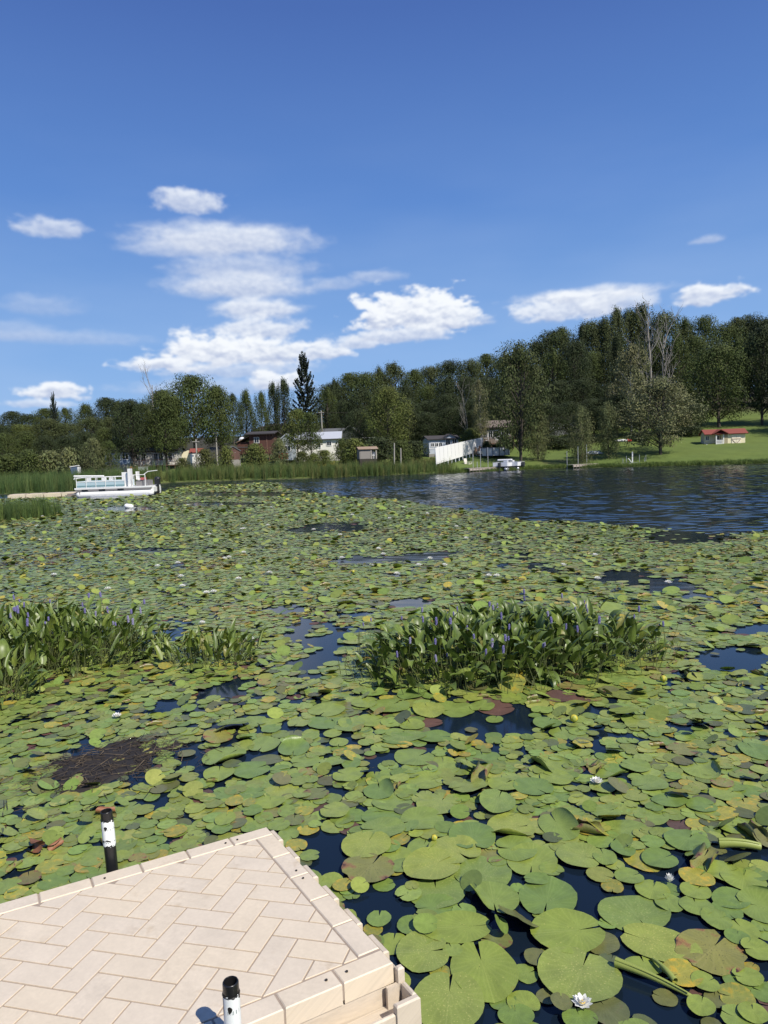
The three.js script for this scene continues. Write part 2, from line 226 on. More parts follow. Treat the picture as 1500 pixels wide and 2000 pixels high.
const PROTO = {
  maple: [treeProto({ seed: 11, shape: 'round', N: 60, per: 237, base: 0.12 }), treeProto({ seed: 12, shape: 'round', N: 56, per: 247, base: 0.16, cl: 0.19 }), treeProto({ seed: 13, shape: 'oval', N: 60, per: 228, base: 0.14 })],
  poplar: [treeProto({ seed: 21, shape: 'oval', N: 62, per: 218, base: 0.14, cl: 0.13, flat: 1.0, upright: 0.9, leaf: 0.0115 }), treeProto({ seed: 22, shape: 'spire', N: 64, per: 218, base: 0.16, cl: 0.14, flat: 1.0, upright: 1.0, leaf: 0.0115 }), treeProto({ seed: 23, shape: 'column', N: 60, per: 218, base: 0.2, cl: 0.14, upright: 0.8, leaf: 0.0115 })],
  willow: [treeProto({ seed: 31, shape: 'round', N: 58, per: 247, base: 0.14, cl: 0.15, droop: 0.35, gap: 0.08, stems: 2 }), treeProto({ seed: 32, shape: 'oval', N: 52, per: 218, base: 0.2, cl: 0.13, droop: 0.2, gap: 0.12 })],
  birch: [treeProto({ seed: 41, shape: 'column', N: 44, per: 209, base: 0.12, cl: 0.18, droop: 0.9, leaf: 0.016 }), treeProto({ seed: 42, shape: 'oval', N: 42, per: 209, base: 0.16, cl: 0.18, droop: 0.7, leaf: 0.016 })],
  small: [treeProto({ seed: 51, shape: 'round', N: 34, per: 160, base: 0.26, cl: 0.2, leaf: 0.019, gap: 0.1, flat: 0.6 })],
  tall: [treeProto({ seed: 15, shape: 'round', N: 66, per: 240, base: 0.30, cl: 0.17 }), treeProto({ seed: 16, shape: 'oval', N: 62, per: 240, base: 0.27, cl: 0.18 })],
  shrub: [treeProto({ seed: 61, shape: 'round', N: 26, per: 152, base: 0.0, cl: 0.3, leaf: 0.034, stems: 4 }), treeProto({ seed: 62, shape: 'round', N: 24, per: 144, base: 0.0, cl: 0.32, leaf: 0.037, stems: 4 })],
  pine: [pineProto(71)], dead: [deadProto(81), deadProto(82, 11)],
};
const TR = rng(99);
// px, py of the top, depth, half width in px, kind, leaf colour, label, group
const TONEW = { maple: 'mid green', dark: 'dark green', poplar: 'olive green', light: 'light green', willow: 'silvery', birch: 'grey-green', pine: 'dark', shrub: 'green' };
function tree(px, top, z, hw, kind, tone, label, group, opt = {}) {
  if (group && kind !== 'shrub') label = label.replace('leafy tree', `${TONEW[tone]} ${kind === 'poplar' ? 'upright' : 'rounded'} tree`).replace(' in the', z < -130 ? ' on the skyline of the' : z < -116 ? ' midway up the' : ' at the foot of the');
  const k = FOCAL / -z, P = PROTO[kind], x = atDepth(px, (top + 880) / 2, z).x, y = landY(x, z), ytop = atDepth(px, top, z).y, h = Math.max(0.8, ytop - y + 0.05), w = hw * 2 / k, pr = P[opt.v ?? Math.floor(TR() * P.length)];
  const o = thing(kind === 'shrub' ? 'shrub' : kind === 'pine' ? 'pine_tree' : kind === 'dead' ? 'bare_tree' : kind === 'birch' ? 'birch_tree' : kind === 'willow' ? 'willow_tree' : kind === 'poplar' ? 'poplar_tree' : 'broadleaf_tree', label, kind === 'shrub' ? 'shrub' : 'tree', [x, y - 0.05, z], TR() * 6.283, group);
  o.scale.set(w / 1.02, h, w / 1.02 * (0.9 + 0.2 * TR()));
  const ws = kind === 'dead' ? h / w : 1, tr = mesh('trunk', pr.trunk, kind === 'dead' ? deadBark : opt.pale ? paleBark : kind === 'pine' ? darkBark : barkMat, o); if (kind === 'dead') o.scale.set(h * 0.8, h, h * 0.8);
  if (pr.crown) mesh('crown', pr.crown, leafMat[tone], o);
  return o;
}
const skyline = [[-60, 806], [0, 800], [60, 798], [107, 782], [140, 795], [175, 780], [205, 778], [260, 781], [300, 772], [330, 758], [375, 735], [430, 755], [470, 770], [510, 768], [545, 752], [600, 765], [640, 755], [660, 740], [700, 722], [740, 718], [780, 715], [830, 714], [880, 704], [925, 690], [960, 696], [1000, 690], [1040, 665], [1080, 640], [1110, 626], [1150, 634], [1200, 612], [1275, 601], [1330, 610], [1400, 620], [1440, 615], [1560, 612]];
const sk = (px) => table(skyline, px);
{
  const gl = 'woods on the hillside behind the pontoon boat', ll = 'leafy tree in the woods behind the pontoon boat';
  for (let px = -50; px < 345; px += 26 + TR() * 20) tree(px, sk(px) - 2 + TR() * 14, -142 - TR() * 8, 34 + TR() * 10, TR() < 0.35 ? 'poplar' : 'maple', TR() < 0.4 ? 'dark' : 'maple', ll, gl);
  for (let px = -40; px < 345; px += 42) tree(px + TR() * 12, sk(px) + 22 + TR() * 16, -120 - TR() * 8, 34 + TR() * 10, 'maple', ['maple', 'dark', 'light', 'poplar'][Math.floor(TR() * 4)], ll, gl);
  for (let px = -30; px < 215; px += 38) tree(px + TR() * 10, 836 + TR() * 18, -96 - TR() * 6, 30 + TR() * 8, 'maple', TR() < 0.5 ? 'dark' : 'maple', ll, gl);
  tree(107, 779, -138, 13, 'pine', 'pine', 'pointed dark conifer poking above the woods behind the pontoon boat');
  tree(302, 752, -132, 20, 'dead', '', 'bare grey twigs of a dead tree showing above the woods skyline', null, { v: 1 });
  tree(378, 735, -103, 56, 'tall', 'maple', 'tall domed dark tree behind the red-roofed white shed', null, { v: 0 });
  tree(322, 764, -99, 48, 'tall', 'maple', 'broad leafy tree rising over the long white house', null, { v: 1 });
  tree(428, 757, -106, 48, 'tall', 'maple', 'dark leafy tree between the domed tree and the brown house', null, { v: 1 });
  tree(258, 782, -98.5, 46, 'tall', 'dark', 'dark spreading tree over the small blue cottage', null, { v: 0 });
  tree(180, 856, -86, 24, 'small', 'birch', 'small airy grey-green tree standing behind the cattails near the boat', null);
  tree(212, 862, -88, 20, 'small', 'maple', 'small round tree right beside the small blue cottage', null);
  const gm = 'trees behind the brown and white houses', lm = 'slim leafy tree in the row behind the houses';
  for (const [px, top] of [[455, 772], [482, 766], [512, 770], [536, 752], [556, 745], [640, 760], [655, 745]]) tree(px, top, -130 - TR() * 6, 24 + TR() * 6, 'poplar', TR() < 0.5 ? 'dark' : 'maple', lm, gm);
  tree(596, 712, -122, 40, 'pine', 'pine', 'tall dark pine with layered branches above the white house roof');
  tree(580, 800, -99, 30, 'small', 'light', 'slender light green tree in front of the white metal-roofed house', null);
  tree(606, 806, -98, 26, 'small', 'maple', 'thin-stemmed tree beside the light green one before the white house', null);
  const gc = 'trees filling the slope behind the grey cottage', lc = 'leafy tree in the wood behind the grey cottage';
  for (let px = 650; px < 1010; px += 22 + TR() * 20) tree(px, sk(px) - 3 + TR() * 16, -136 - TR() * 8, 36 + TR() * 16, TR() < 0.4 ? 'poplar' : 'maple', ['poplar', 'dark', 'maple'][Math.floor(TR() * 3)], lc, gc);
  for (let px = 670; px < 1000; px += 40) tree(px + TR() * 8, sk(px) + 34 + TR() * 18, -122 - TR() * 5, 34 + TR() * 8, TR() < 0.5 ? 'maple' : 'poplar', TR() < 0.6 ? 'dark' : 'maple', lc, gc);
  for (let px = 790; px < 975; px += 42) tree(px + TR() * 8, 770 + TR() * 18, -113 - TR() * 4, 32 + TR() * 8, 'maple', 'dark', lc, gc);
  tree(755, 756, -104, 56, 'maple', 'light', 'full bright green maple standing before the grey gabled house', null, { v: 1 });
  tree(914, 775, -107, 10, 'dead', '', 'leaning bare grey trunk behind the white fence', null, { v: 1 }).rotation.set(0, 0, 0.12);
  tree(938, 742, -106, 26, 'willow', 'willow', 'thin pale-stemmed tree above the top end of the white fence', null, { v: 1, pale: true });
  tree(1015, 668, -92, 62, 'willow', 'poplar', 'large dark spreading tree behind the white moored pontoon boats', null, { v: 0 });
  tree(1050, 782, -93, 24, 'birch', 'birch', 'weeping birch beside the large tree near the moored pontoon boats', null, { v: 0 });
  tree(1135, 793, -88.5, 30, 'birch', 'birch', 'weeping grey-green birch nearest the upturned white rowing boat', null, { v: 0 });
  tree(1187, 786, -89, 26, 'birch', 'birch', 'slim weeping birch with a bare lower trunk beside the red kayak', null, { v: 1 });
  tree(1290, 738, -87.5, 80, 'willow', 'willow', 'big silvery leaning willow with twin trunks on the lawn edge', null, { v: 0 });
  tree(1232, 672, -104, 52, 'willow', 'willow', 'tall pale poplar-like tree rising behind the silvery willow', null, { v: 1, pale: true });
  tree(1262, 636, -112, 40, 'dead', '', 'leafless grey tree with forked branches in the right-hand wood', null, { v: 0 });
  tree(1300, 655, -114, 34, 'dead', '', 'bare dead tree with thin upright limbs beside the forked grey one', null, { v: 1 });
  tree(1402, 676, -108, 66, 'maple', 'maple', 'rounded maple right behind the red-roofed cream shed', null, { v: 0 });
  tree(1490, 640, -107, 52, 'maple', 'dark', 'dark full tree at the right edge beyond the cream shed', null, { v: 2 });
  const gr = 'trees of the tall wood on the right-hand rise', lr = 'leafy tree in the wood on the right-hand rise';
  for (let px = 1010; px < 1550; px += 20 + TR() * 22) tree(px, sk(px) - 5 + TR() * 22, -138 - TR() * 8, 36 + TR() * 20, TR() < 0.4 ? 'poplar' : 'maple', ['poplar', 'dark', 'maple', 'poplar'][Math.floor(TR() * 4)], lr, gr);
  for (let px = 1000; px < 1540; px += 40) tree(px + TR() * 10, sk(px) + 40 + TR() * 20, -124 - TR() * 6, 34 + TR() * 8, TR() < 0.6 ? 'poplar' : 'maple', ['dark', 'maple', 'poplar'][Math.floor(TR() * 3)], lr, gr);
  for (let px = 1040; px < 1360; px += 48) tree(px + TR() * 8, 730 + TR() * 25, -115 - TR() * 3, 38 + TR() * 6, 'maple', TR() < 0.7 ? 'dark' : 'maple', lr, gr);
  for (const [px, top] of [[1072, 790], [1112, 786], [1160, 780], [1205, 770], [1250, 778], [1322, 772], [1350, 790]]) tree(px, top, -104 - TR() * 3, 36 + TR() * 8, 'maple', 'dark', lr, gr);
  for (const [px, top] of [[800, 800], [838, 806], [880, 796], [922, 802], [700, 800]]) tree(px, top, -109 - TR() * 2, 32 + TR() * 6, 'maple', 'dark', lc, gc);
  // trees standing beyond the right edge of the picture, whose shade falls on the lawn beside the shed
  for (const [x, z, h] of [[63, -91, 17], [69, -97, 18], [64, -103, 16]]) { const o = tree(1490, 640, -100, 60, 'maple', 'maple', 'large lawn tree just beyond the right edge shading the grass', 'lawn trees beyond the right edge', { v: 0 }); o.position.set(x, landY(x, z), z); o.scale.set(11, h, 11); }
  // shrubs
  const sh = (px, top, z, hw, tone, label, g) => tree(px, top, z, hw, 'shrub', tone, label, g);
  sh(497, 868, -90, 22, 'light', 'light green bush below the brown house deck'); sh(545, 858, -92, 16, 'birch', 'airy pale bush just left of the red lattice rack');
  sh(668, 858, -99, 16, 'maple', 'leafy bush against the right end of the white house wall'); sh(690, 858, -95, 26, 'light', 'loose green bush beside the open grey shed'); sh(632, 880, -93, 18, 'light', 'bright weedy bush in front of the white wall');
  sh(740, 855, -97, 30, 'dark', 'dark thicket right behind the open grey shed'); sh(785, 862, -91, 18, 'maple', 'round dense bush between the weathered posts and the cottage'); sh(812, 862, -97, 20, 'dark', 'dark bush at the left corner of the grey cottage');
  sh(918, 838, -100, 22, 'light', 'fresh green bush over the middle of the white fence'); sh(950, 862, -99, 12, 'dark', 'small dark bush at the top end of the white fence');
  for (const [px, top, hw] of [[15, 888, 26], [55, 880, 26], [95, 882, 24], [132, 876, 20], [-12, 890, 24]]) sh(px, top, -84 - TR() * 3, hw, TR() < 0.5 ? 'maple' : 'birch', 'low bush along the foot of the woods behind the cattails', 'bushes at the foot of the left woods');
  for (const [px, top, hw] of [[400, 878, 16], [440, 872, 15], [355, 895, 12], [590, 882, 16], [612, 886, 14]]) sh(px, top, -90 - TR() * 4, hw, TR() < 0.5 ? 'shrub' : 'light', 'small garden bush between the reeds and the houses', 'small bushes behind the reed band');
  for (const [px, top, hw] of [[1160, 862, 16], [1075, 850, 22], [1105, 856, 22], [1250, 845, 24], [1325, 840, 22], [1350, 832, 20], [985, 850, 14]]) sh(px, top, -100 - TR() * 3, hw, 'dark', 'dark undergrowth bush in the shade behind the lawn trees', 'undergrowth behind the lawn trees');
}
// ---------- reeds and grass (uncountable) ----------
function tuft(R, n, h, spread, w, lean) {
  const p = [], idx = [], nn = [];
  for (let i = 0; i < n; i++) {
    const a = R() * 6.283, r = spread * Math.sqrt(R()), x = Math.cos(a) * r, z = Math.sin(a) * r, hh = h * (0.6 + 0.45 * R()), d = R() * 6.283, l = lean * hh * (0.3 + R()), b = d + 1.57, k = p.length / 3;
    const dx = Math.cos(d) * l, dz = Math.sin(d) * l, bx = Math.cos(b) * w, bz = Math.sin(b) * w;
    p.push(x - bx, -0.05, z - bz, x + bx, -0.05, z + bz, x + dx * 0.3 - bx * 0.8, hh * 0.55, z + dz * 0.3 - bz * 0.8, x + dx * 0.3 + bx * 0.8, hh * 0.55, z + dz * 0.3 + bz * 0.8, x + dx, hh, z + dz);
    for (let q = 0; q < 5; q++) nn.push(Math.cos(d) * 0.7, 0.5, Math.sin(d) * 0.7);
    idx.push(k, k + 1, k + 2, k + 1, k + 3, k + 2, k + 2, k + 3, k + 4);
  }
  const g = new THREE.BufferGeometry(); g.setAttribute('position', new THREE.Float32BufferAttribute(p, 3)); g.setIndex(idx); g.computeVertexNormals(); return g;
}
const reedMat = M(1, 1, 1, 0.7, { physical: true, transmission: 0.2, specularIntensity: 0.4 });
function scatter(name, label, geo, spots, colours, seed) {
  const R = rng(seed), im = new THREE.InstancedMesh(geo, reedMat, spots.length), m = new THREE.Matrix4(), q = new THREE.Quaternion(), c = new THREE.Color();
  spots.forEach(([x, y, z, s], i) => { q.setFromAxisAngle(new THREE.Vector3(0, 1, 0), R() * 6.283); m.compose(new THREE.Vector3(x, y, z), q, new THREE.Vector3(s, s * (0.85 + 0.3 * R()), s)); im.setMatrixAt(i, m); const k = colours[Math.floor(R() * colours.length)], v = 0.75 + 0.5 * R(); im.setColorAt(i, c.setRGB(k[0] * v, k[1] * v, k[2] * v)); });
  im.name = numbered(name); im.castShadow = im.receiveShadow = true; scene.add(im); return tag(im, label, null, null, 'stuff');
}
{
  const R = rng(404), T = tuft(R, 11, 1.9, 0.22, 0.016, 0.14), G = [[0.084, 0.129, 0.032], [0.107, 0.146, 0.038], [0.146, 0.157, 0.050], [0.067, 0.112, 0.034]], band = [], bed = [], edge = [];
  for (let i = 0; i < 2600; i++) { const x = -27 + R() * 36, d = -0.6 + R() * 5.5 + (x < -8 ? R() * 3 : 0), z = shore(x) - d; if (x > 1 && R() < (x - 1) / 9) continue; band.push([x, Math.max(-0.05, landY(x, z)), z, 0.55 + 0.35 * R() - (x > 0 ? 0.12 : 0)]); }
  for (let i = 0; i < 4200; i++) { const x = -70 + R() * 43, d = R() ** 1.2 * 20, z = shore(x) - d + (x > -30 ? R() * 2 : 0); bed.push([x, Math.max(-0.05, landY(x, z)), z, 0.6 + 0.4 * R()]); }
  scatter('cattail_reeds', 'band of green reeds lining the shore before the houses', T, band, G, 1);
  scatter('cattail_reeds', 'wide cattail bed spreading behind the beige dock and pontoon boat', T, bed, [[0.061, 0.112, 0.032], [0.084, 0.135, 0.040], [0.112, 0.152, 0.047]], 2);
  const S = tuft(R, 14, 0.42, 0.2, 0.012, 0.5);
  for (let i = 0; i < 2600; i++) { const x = 7 + R() * 42, d = 0.1 + R() ** 2 * 2.4, z = shore(x) - d; edge.push([x, landY(x, z), z, 0.5 + 0.6 * R()]); }
  scatter('shore_grass', 'fringe of uncut grass along the lawn waterline', S, edge, [[0.112, 0.168, 0.034], [0.146, 0.191, 0.045], [0.084, 0.135, 0.034]], 3);
  const near = []; for (let i = 0; i < 900; i++) { const a = R() * 6.283, r = Math.sqrt(R()), x = -18.8 + Math.cos(a) * r * 3.6, z = -31.2 + Math.sin(a) * r * 3.4 + (x + 18.8) * -0.5; near.push([x, -0.04, z, 0.42 + 0.25 * R()]); }
  scatter('marsh_grass', 'clump of marsh grass at the left edge nearer than the boat', tuft(R, 12, 1.7, 0.2, 0.012, 0.3), near, [[0.079, 0.129, 0.032], [0.112, 0.157, 0.040], [0.056, 0.096, 0.028]], 4);
  const weeds = []; for (let i = 0; i < 1500; i++) { const x = -22 + R() * 30, d = 4 + R() * 9, z = shore(x) - d; weeds.push([x, landY(x, z), z, 0.7 + 1.0 * R()]); }
  scatter('meadow_weeds', 'rough weedy meadow between the reeds and the houses', S, weeds, [[0.112, 0.157, 0.040], [0.168, 0.180, 0.056], [0.135, 0.123, 0.056]], 5);
  const yel = []; for (let i = 0; i < 160; i++) { const p = atDepth(632 + (R() - 0.5) * 40, 890, -92 - R() * 3); yel.push([p.x, landY(p.x, p.z) + 0.15, p.z, 0.9 + R() * 0.7]); }
  scatter('goldenrod', 'patch of yellow wildflowers before the white house', S, yel, [[0.42, 0.32, 0.03], [0.30, 0.26, 0.04]], 6);
}

// ---------- houses ----------
const paint = (r, g, b) => M(r, g, b, 0.75), glassDark = M(0.015, 0.02, 0.025, 0.08), trimWhite = M(0.75, 0.75, 0.74, 0.6), deckWood = M(0.13, 0.075, 0.05, 0.8);
const wallTexSiding = dataTex(64, 256, (u, v) => { const n = 0.93 + 0.07 * tileNoise(u, v, 4, 3, 9); return [n, n, n]; });
function gableRoof(w, d, rise, over, t = 0.12, y = 0) {     // ridge along x
  const run = d / 2 + over, a = Math.atan2(rise, d / 2), l = run / Math.cos(a), gs = [];
  for (const s of [-1, 1]) { const g = new THREE.BoxGeometry(w + 2 * over, t, l); g.rotateX(s * a); g.translate(0, y + rise - Math.tan(a) * run / 2 + t / 2 / Math.cos(a), s * run / 2); gs.push(g); }
  return merge(gs);
}
function gableWall(w, h, d, rise) { const s = new THREE.Shape(); s.moveTo(-d / 2, 0); s.lineTo(d / 2, 0); s.lineTo(d / 2, h); s.lineTo(0, h + rise); s.lineTo(-d / 2, h); s.closePath(); const g = new THREE.ExtrudeGeometry(s, { depth: w, bevelEnabled: false }); g.rotateY(Math.PI / 2); g.translate(-w / 2, 0, 0); return g; }
function win(parent, x, y, z, w, h, face = 'z', name = 'window') {      // frame proud of the wall, pane set in it
  const e = 0.07, f = merge([box(w + 2 * e, e, 0.08, 0, h / 2 + e / 2), box(w + 2 * e, e, 0.08, 0, -h / 2 - e / 2), box(e, h, 0.08, -w / 2 - e / 2), box(e, h, 0.08, w / 2 + e / 2), box(0.04, h, 0.05, 0, 0, 0)]), p = box(w, h, 0.02, 0, 0, -0.01);
  const o = new THREE.Group(); o.name = name; o.position.set(x, y, z); if (face === 'x') o.rotation.y = Math.PI / 2; if (face === '-x') o.rotation.y = -Math.PI / 2; parent.add(o);
  mesh('frame', f, trimWhite, o); mesh('pane', p, glassDark, o); return o;
}
function house(name, label, cat, pos, turn, { w, h, d, rise, wall, roof, over = 0.3, wins = [], ridge = 'x', door }) {
  const o = thing(name, label, cat, pos, turn), swap = ridge === 'z';
  const wg = swap ? gableWall(d, h, w, rise).rotateY(Math.PI / 2) : gableWall(w, h, d, rise); mesh('wall', wg, wall, o);
  mesh('foundation', box(w + 0.04, 1.2, d + 0.04, 0, -0.6), M(0.25, 0.24, 0.22, 0.9), o);
  const rg = swap ? gableRoof(d, w, rise, over, 0.12, h).rotateY(Math.PI / 2) : gableRoof(w, d, rise, over, 0.12, h); mesh('roof', rg, roof, o);
  for (const [x, y, ww, hh] of wins) win(o, x, y, d / 2 + 0.02, ww, hh);
  if (door) { const dd = mesh('door', box(door[1], door[2], 0.06, door[0], door[2] / 2 + 0.02, d / 2 + 0.02), door[3], o); mesh('handle', box(0.05, 0.05, 0.05, door[0] + door[1] * 0.38, 1, d / 2 + 0.07), trimWhite, dd); }
  return o;
}
const place = (px, py, z) => { const p = atDepth(px, py, z); return [p.x, landY(p.x, z), z]; };
const put = (px, py, z) => { const p = atDepth(px, py, z); return [p.x, p.y, z]; };     // base seen at this point of the slope
const roofGrey = M(0.10, 0.105, 0.115, 0.85), roofDark = M(0.05, 0.045, 0.045, 0.9), roofRed = M(0.22, 0.055, 0.04, 0.85), roofMetal = M(0.62, 0.64, 0.66, 0.35, { metalness: 0.3 }), roofTan = M(0.28, 0.20, 0.14, 0.85);
house('cottage', 'small blue cottage with a row of white-framed windows on the left lawn', 'cottage', put(236, 907, -100), 0.1, { w: 3.4, h: 1.75, d: 3, rise: 0.5, wall: paint(0.24, 0.31, 0.38), roof: roofDark, wins: [[-1.05, 1.05, 0.75, 0.75], [0, 1.05, 0.75, 0.75], [1.05, 1.05, 0.75, 0.75]] });
{ const o = house('long_house', 'long white single-storey house raised on posts under the trees', 'house', put(312, 908, -102), 0.02, { w: 6.2, h: 1.95, d: 3.2, rise: 0.4, wall: paint(0.6, 0.58, 0.52), roof: roofDark, wins: [[-2.5, 1.1, 0.5, 1.0], [-1.7, 1.1, 0.5, 1.0], [0, 1.1, 0.5, 1.0], [0.7, 1.1, 0.5, 1.0], [2.0, 1.1, 0.5, 1.0]] });
  mesh('porch_deck', box(6.4, 0.1, 1.6, 0, -0.1, 2.45), deckWood, o); for (let i = 0; i < 6; i++) mesh('post', box(0.1, 1.1, 0.1, -3 + i * 1.2, -0.7, 3.1), deckWood, o); mesh('railing', merge([box(6.4, 0.06, 0.06, 0, 0.75, 3.2), ...Array.from({ length: 16 }, (_, i) => box(0.04, 0.8, 0.04, -3.1 + i * 0.41, 0.35, 3.2))]), deckWood, o); }
{ // gambrel shed
  const o = thing('gambrel_shed', 'cream shed with a rounded barn roof beside the red-roofed one', 'shed', put(370, 905, -98), 0.25), s = new THREE.Shape([[-0.95, 0], [0.95, 0], [0.95, 1.15], [0.62, 1.62], [0, 1.85], [-0.62, 1.62], [-0.95, 1.15]].map((p) => new THREE.Vector2(...p)));
  mesh('wall', new THREE.ExtrudeGeometry(s, { depth: 2.4, bevelEnabled: false }).translate(0, 0, -1.2), paint(0.68, 0.6, 0.40), o);
  const pts = [[-1.02, 1.1], [-0.66, 1.66], [0, 1.91], [0.66, 1.66], [1.02, 1.1]]; mesh('roof', merge(pts.slice(1).map((p, i) => { const q = pts[i], l = Math.hypot(p[0] - q[0], p[1] - q[1]); return box(l + 0.02, 0.06, 2.6, (p[0] + q[0]) / 2, (p[1] + q[1]) / 2 + 0.03, 0, 0, Math.atan2(p[1] - q[1], p[0] - q[0])); })), roofDark, o);
  for (const x of [-0.8, 0.8]) mesh('post', box(0.2, 1.6, 0.2, x, -0.8, 1), paint(0.6, 0.55, 0.45), o);
}
house('garden_shed', 'white garden shed with a brick-red roof left of the utility pole', 'shed', put(386, 904, -97), 0.1, { w: 1.6, h: 1.35, d: 1.6, rise: 0.5, wall: paint(0.72, 0.70, 0.64), roof: roofRed, over: 0.1, door: [0.2, 0.6, 1.1, paint(0.66, 0.64, 0.6)] });
{ const o = thing('storage_cabinet', 'narrow slate-blue outdoor cabinet with a white lid behind the cattails', 'cabinet', put(147, 928, -84), 0.1); mesh('body', box(0.75, 1.0, 0.7, 0, 0.5), paint(0.08, 0.12, 0.2), o); mesh('lid', box(0.9, 0.08, 0.85, 0, 1.05, 0, 0, 0.14), trimWhite, o); mesh('side_panel', box(0.2, 0.95, 0.6, 0.49, 0.48, 0), trimWhite, o); mesh('leg', merge([box(0.08, 1.2, 0.08, -0.3, -0.55, 0.2), box(0.08, 1.2, 0.08, 0.3, -0.55, 0.2)]), darkBark, o); }
{ const o = thing('yard_board', 'small cream board leaning against the bushes beside the blue cabinet', 'board', put(138, 917, -85), 0.3); mesh('panel', box(0.3, 0.5, 0.06, 0, 0.25), paint(0.65, 0.58, 0.4), o); mesh('leg', box(0.06, 1.2, 0.06, 0, -0.55, -0.05), darkBark, o); }
{ const o = thing('yard_clutter', 'pile of rusty red garden machinery below the blue cottage', 'machinery', put(262, 922, -93), 0); mesh('body', merge([box(0.6, 0.35, 0.5, 0, 0.4), box(0.3, 0.3, 0.4, -0.35, 0.6, 0, 0.3)]), paint(0.25, 0.09, 0.05), o); for (const x of [-0.3, 0.3]) mesh('wheel', new THREE.TorusGeometry(0.2, 0.07, 6, 14).translate(x, 0.22, 0.3), M(0.02, 0.02, 0.02, 0.8), o); mesh('handle', bar([0.2, 0.5, 0], [0.7, 1.0, 0], 0.025), darkBark, o); }
{ const o = thing('water_tank', 'pale box tank standing on the grass beside the rusty machinery', 'tank', put(280, 921, -92), 0); mesh('body', box(1.1, 0.55, 0.6, 0, 0.3), paint(0.6, 0.62, 0.62), o); mesh('rim', box(1.16, 0.06, 0.66, 0, 0.6), paint(0.5, 0.52, 0.52), o); mesh('foot', box(1.0, 0.5, 0.5, 0, -0.25), darkBark, o); }
{ // brown house with raised deck
  const brown = paint(0.095, 0.042, 0.030), o = thing('brown_house', 'dark brown two-storey house with a raised deck and lean-to roof', 'house', put(516, 886, -112), -0.1);
  mesh('wall', gableWall(3.6, 3.0, 3.6, 0.35), brown, o); mesh('roof', gableRoof(3.8, 3.8, 0.35, 0.45, 0.14, 3.0), roofDark, o);
  mesh('lean_to', box(2.0, 1.9, 3.0, -2.8, 0.95), brown, o); mesh('lean_to_roof', box(2.5, 0.1, 3.4, -2.75, 2.35, 0.1, 0, 0.42), roofTan, o);
  mesh('deck', box(6.0, 0.14, 2.0, -1.0, -0.1, 2.9), deckWood, o); for (let i = 0; i < 5; i++) mesh('post', box(0.12, 2.6, 0.12, -3.8 + i * 1.4, -1.3, 3.7), deckWood, o);
  mesh('railing', merge([box(6, 0.07, 0.07, -1, 0.9, 3.85), ...Array.from({ length: 18 }, (_, i) => box(0.05, 0.95, 0.05, -3.9 + i * 0.345, 0.43, 3.85))]), deckWood, o); win(o, -0.6, 2.1, 1.83, 0.7, 0.8); mesh('corner_trim', box(0.12, 3.0, 0.06, 1.0, 1.5, 1.84), paint(0.2, 0.11, 0.08), o); }
house('tool_shed', 'small reddish-brown tool shed with a grey roof below the brown house', 'shed', put(452, 898, -100), 0.5, { w: 2.0, h: 1.2, d: 1.8, rise: 0.6, wall: paint(0.10, 0.05, 0.04), roof: roofGrey, over: 0.12, ridge: 'z', door: [0, 0.7, 1.0, paint(0.12, 0.06, 0.045)] });
{ const o = thing('trampoline_net', 'round white-netted play tent on the slope left of the brown house', 'tent', put(473, 870, -116), 0); mesh('cover', new THREE.SphereGeometry(0.55, 14, 10, 0, 6.283, 0, 1.9).scale(1, 1.25, 1).translate(0, 0.7, 0), paint(0.6, 0.63, 0.66), o); mesh('opening', new THREE.CircleGeometry(0.25, 14).translate(0, 0.75, 0.56), paint(0.05, 0.06, 0.07), o); mesh('stand', box(0.7, 1.2, 0.7, 0, -0.5), darkBark, o); }
{ const o = thing('tarp_cover', 'low blue-grey tarpaulin stretched over a frame beside the brown house', 'tarp', put(468, 878, -108), 0); mesh('sheet', box(3.6, 0.06, 2.2, 0, 0.35, 0, 0, -0.05), paint(0.08, 0.10, 0.12), o); for (const x of [-1.6, 1.6]) mesh('post', box(0.08, 2.2, 0.08, x, -0.75, 1), darkBark, o); }
{ // white house with bright metal roof and a grey gable end
  const o = thing('white_house', 'long white house with a bright metal roof and a grey gable end', 'house', put(612, 897, -106), 0.0);
  mesh('wall', gableWall(6.6, 2.9, 4.4, 1.0).translate(0.9, 0, 0), paint(0.78, 0.76, 0.70), o); mesh('roof', gableRoof(6.6, 4.4, 1.0, 0.25, 0.1, 2.9).translate(0.9, 0, 0), roofMetal, o);
  mesh('foundation', box(6.5, 2, 4.3, 0.9, -1), paint(0.5, 0.48, 0.44), o);
  const g = gableWall(4.2, 2.7, 2.6, 1.05).rotateY(Math.PI / 2).translate(-3.5, 0, 0.5); const w2 = mesh('gable_wing', g, paint(0.36, 0.40, 0.42), o); mesh('wing_roof', gableRoof(4.3, 2.6, 1.05, 0.2, 0.1, 2.7).rotateY(Math.PI / 2).translate(-3.5, 0, 0.5), roofMetal, o);
  win(o, -3.4, 1.7, 2.64, 0.8, 0.7); win(o, 2.6, 2.2, 2.24, 0.6, 0.5); win(o, 1.1, 2.0, 2.24, 0.5, 0.6); mesh('gutter', box(6.8, 0.1, 0.12, 0.9, 2.82, 2.5), paint(0.06, 0.06, 0.07), o); }
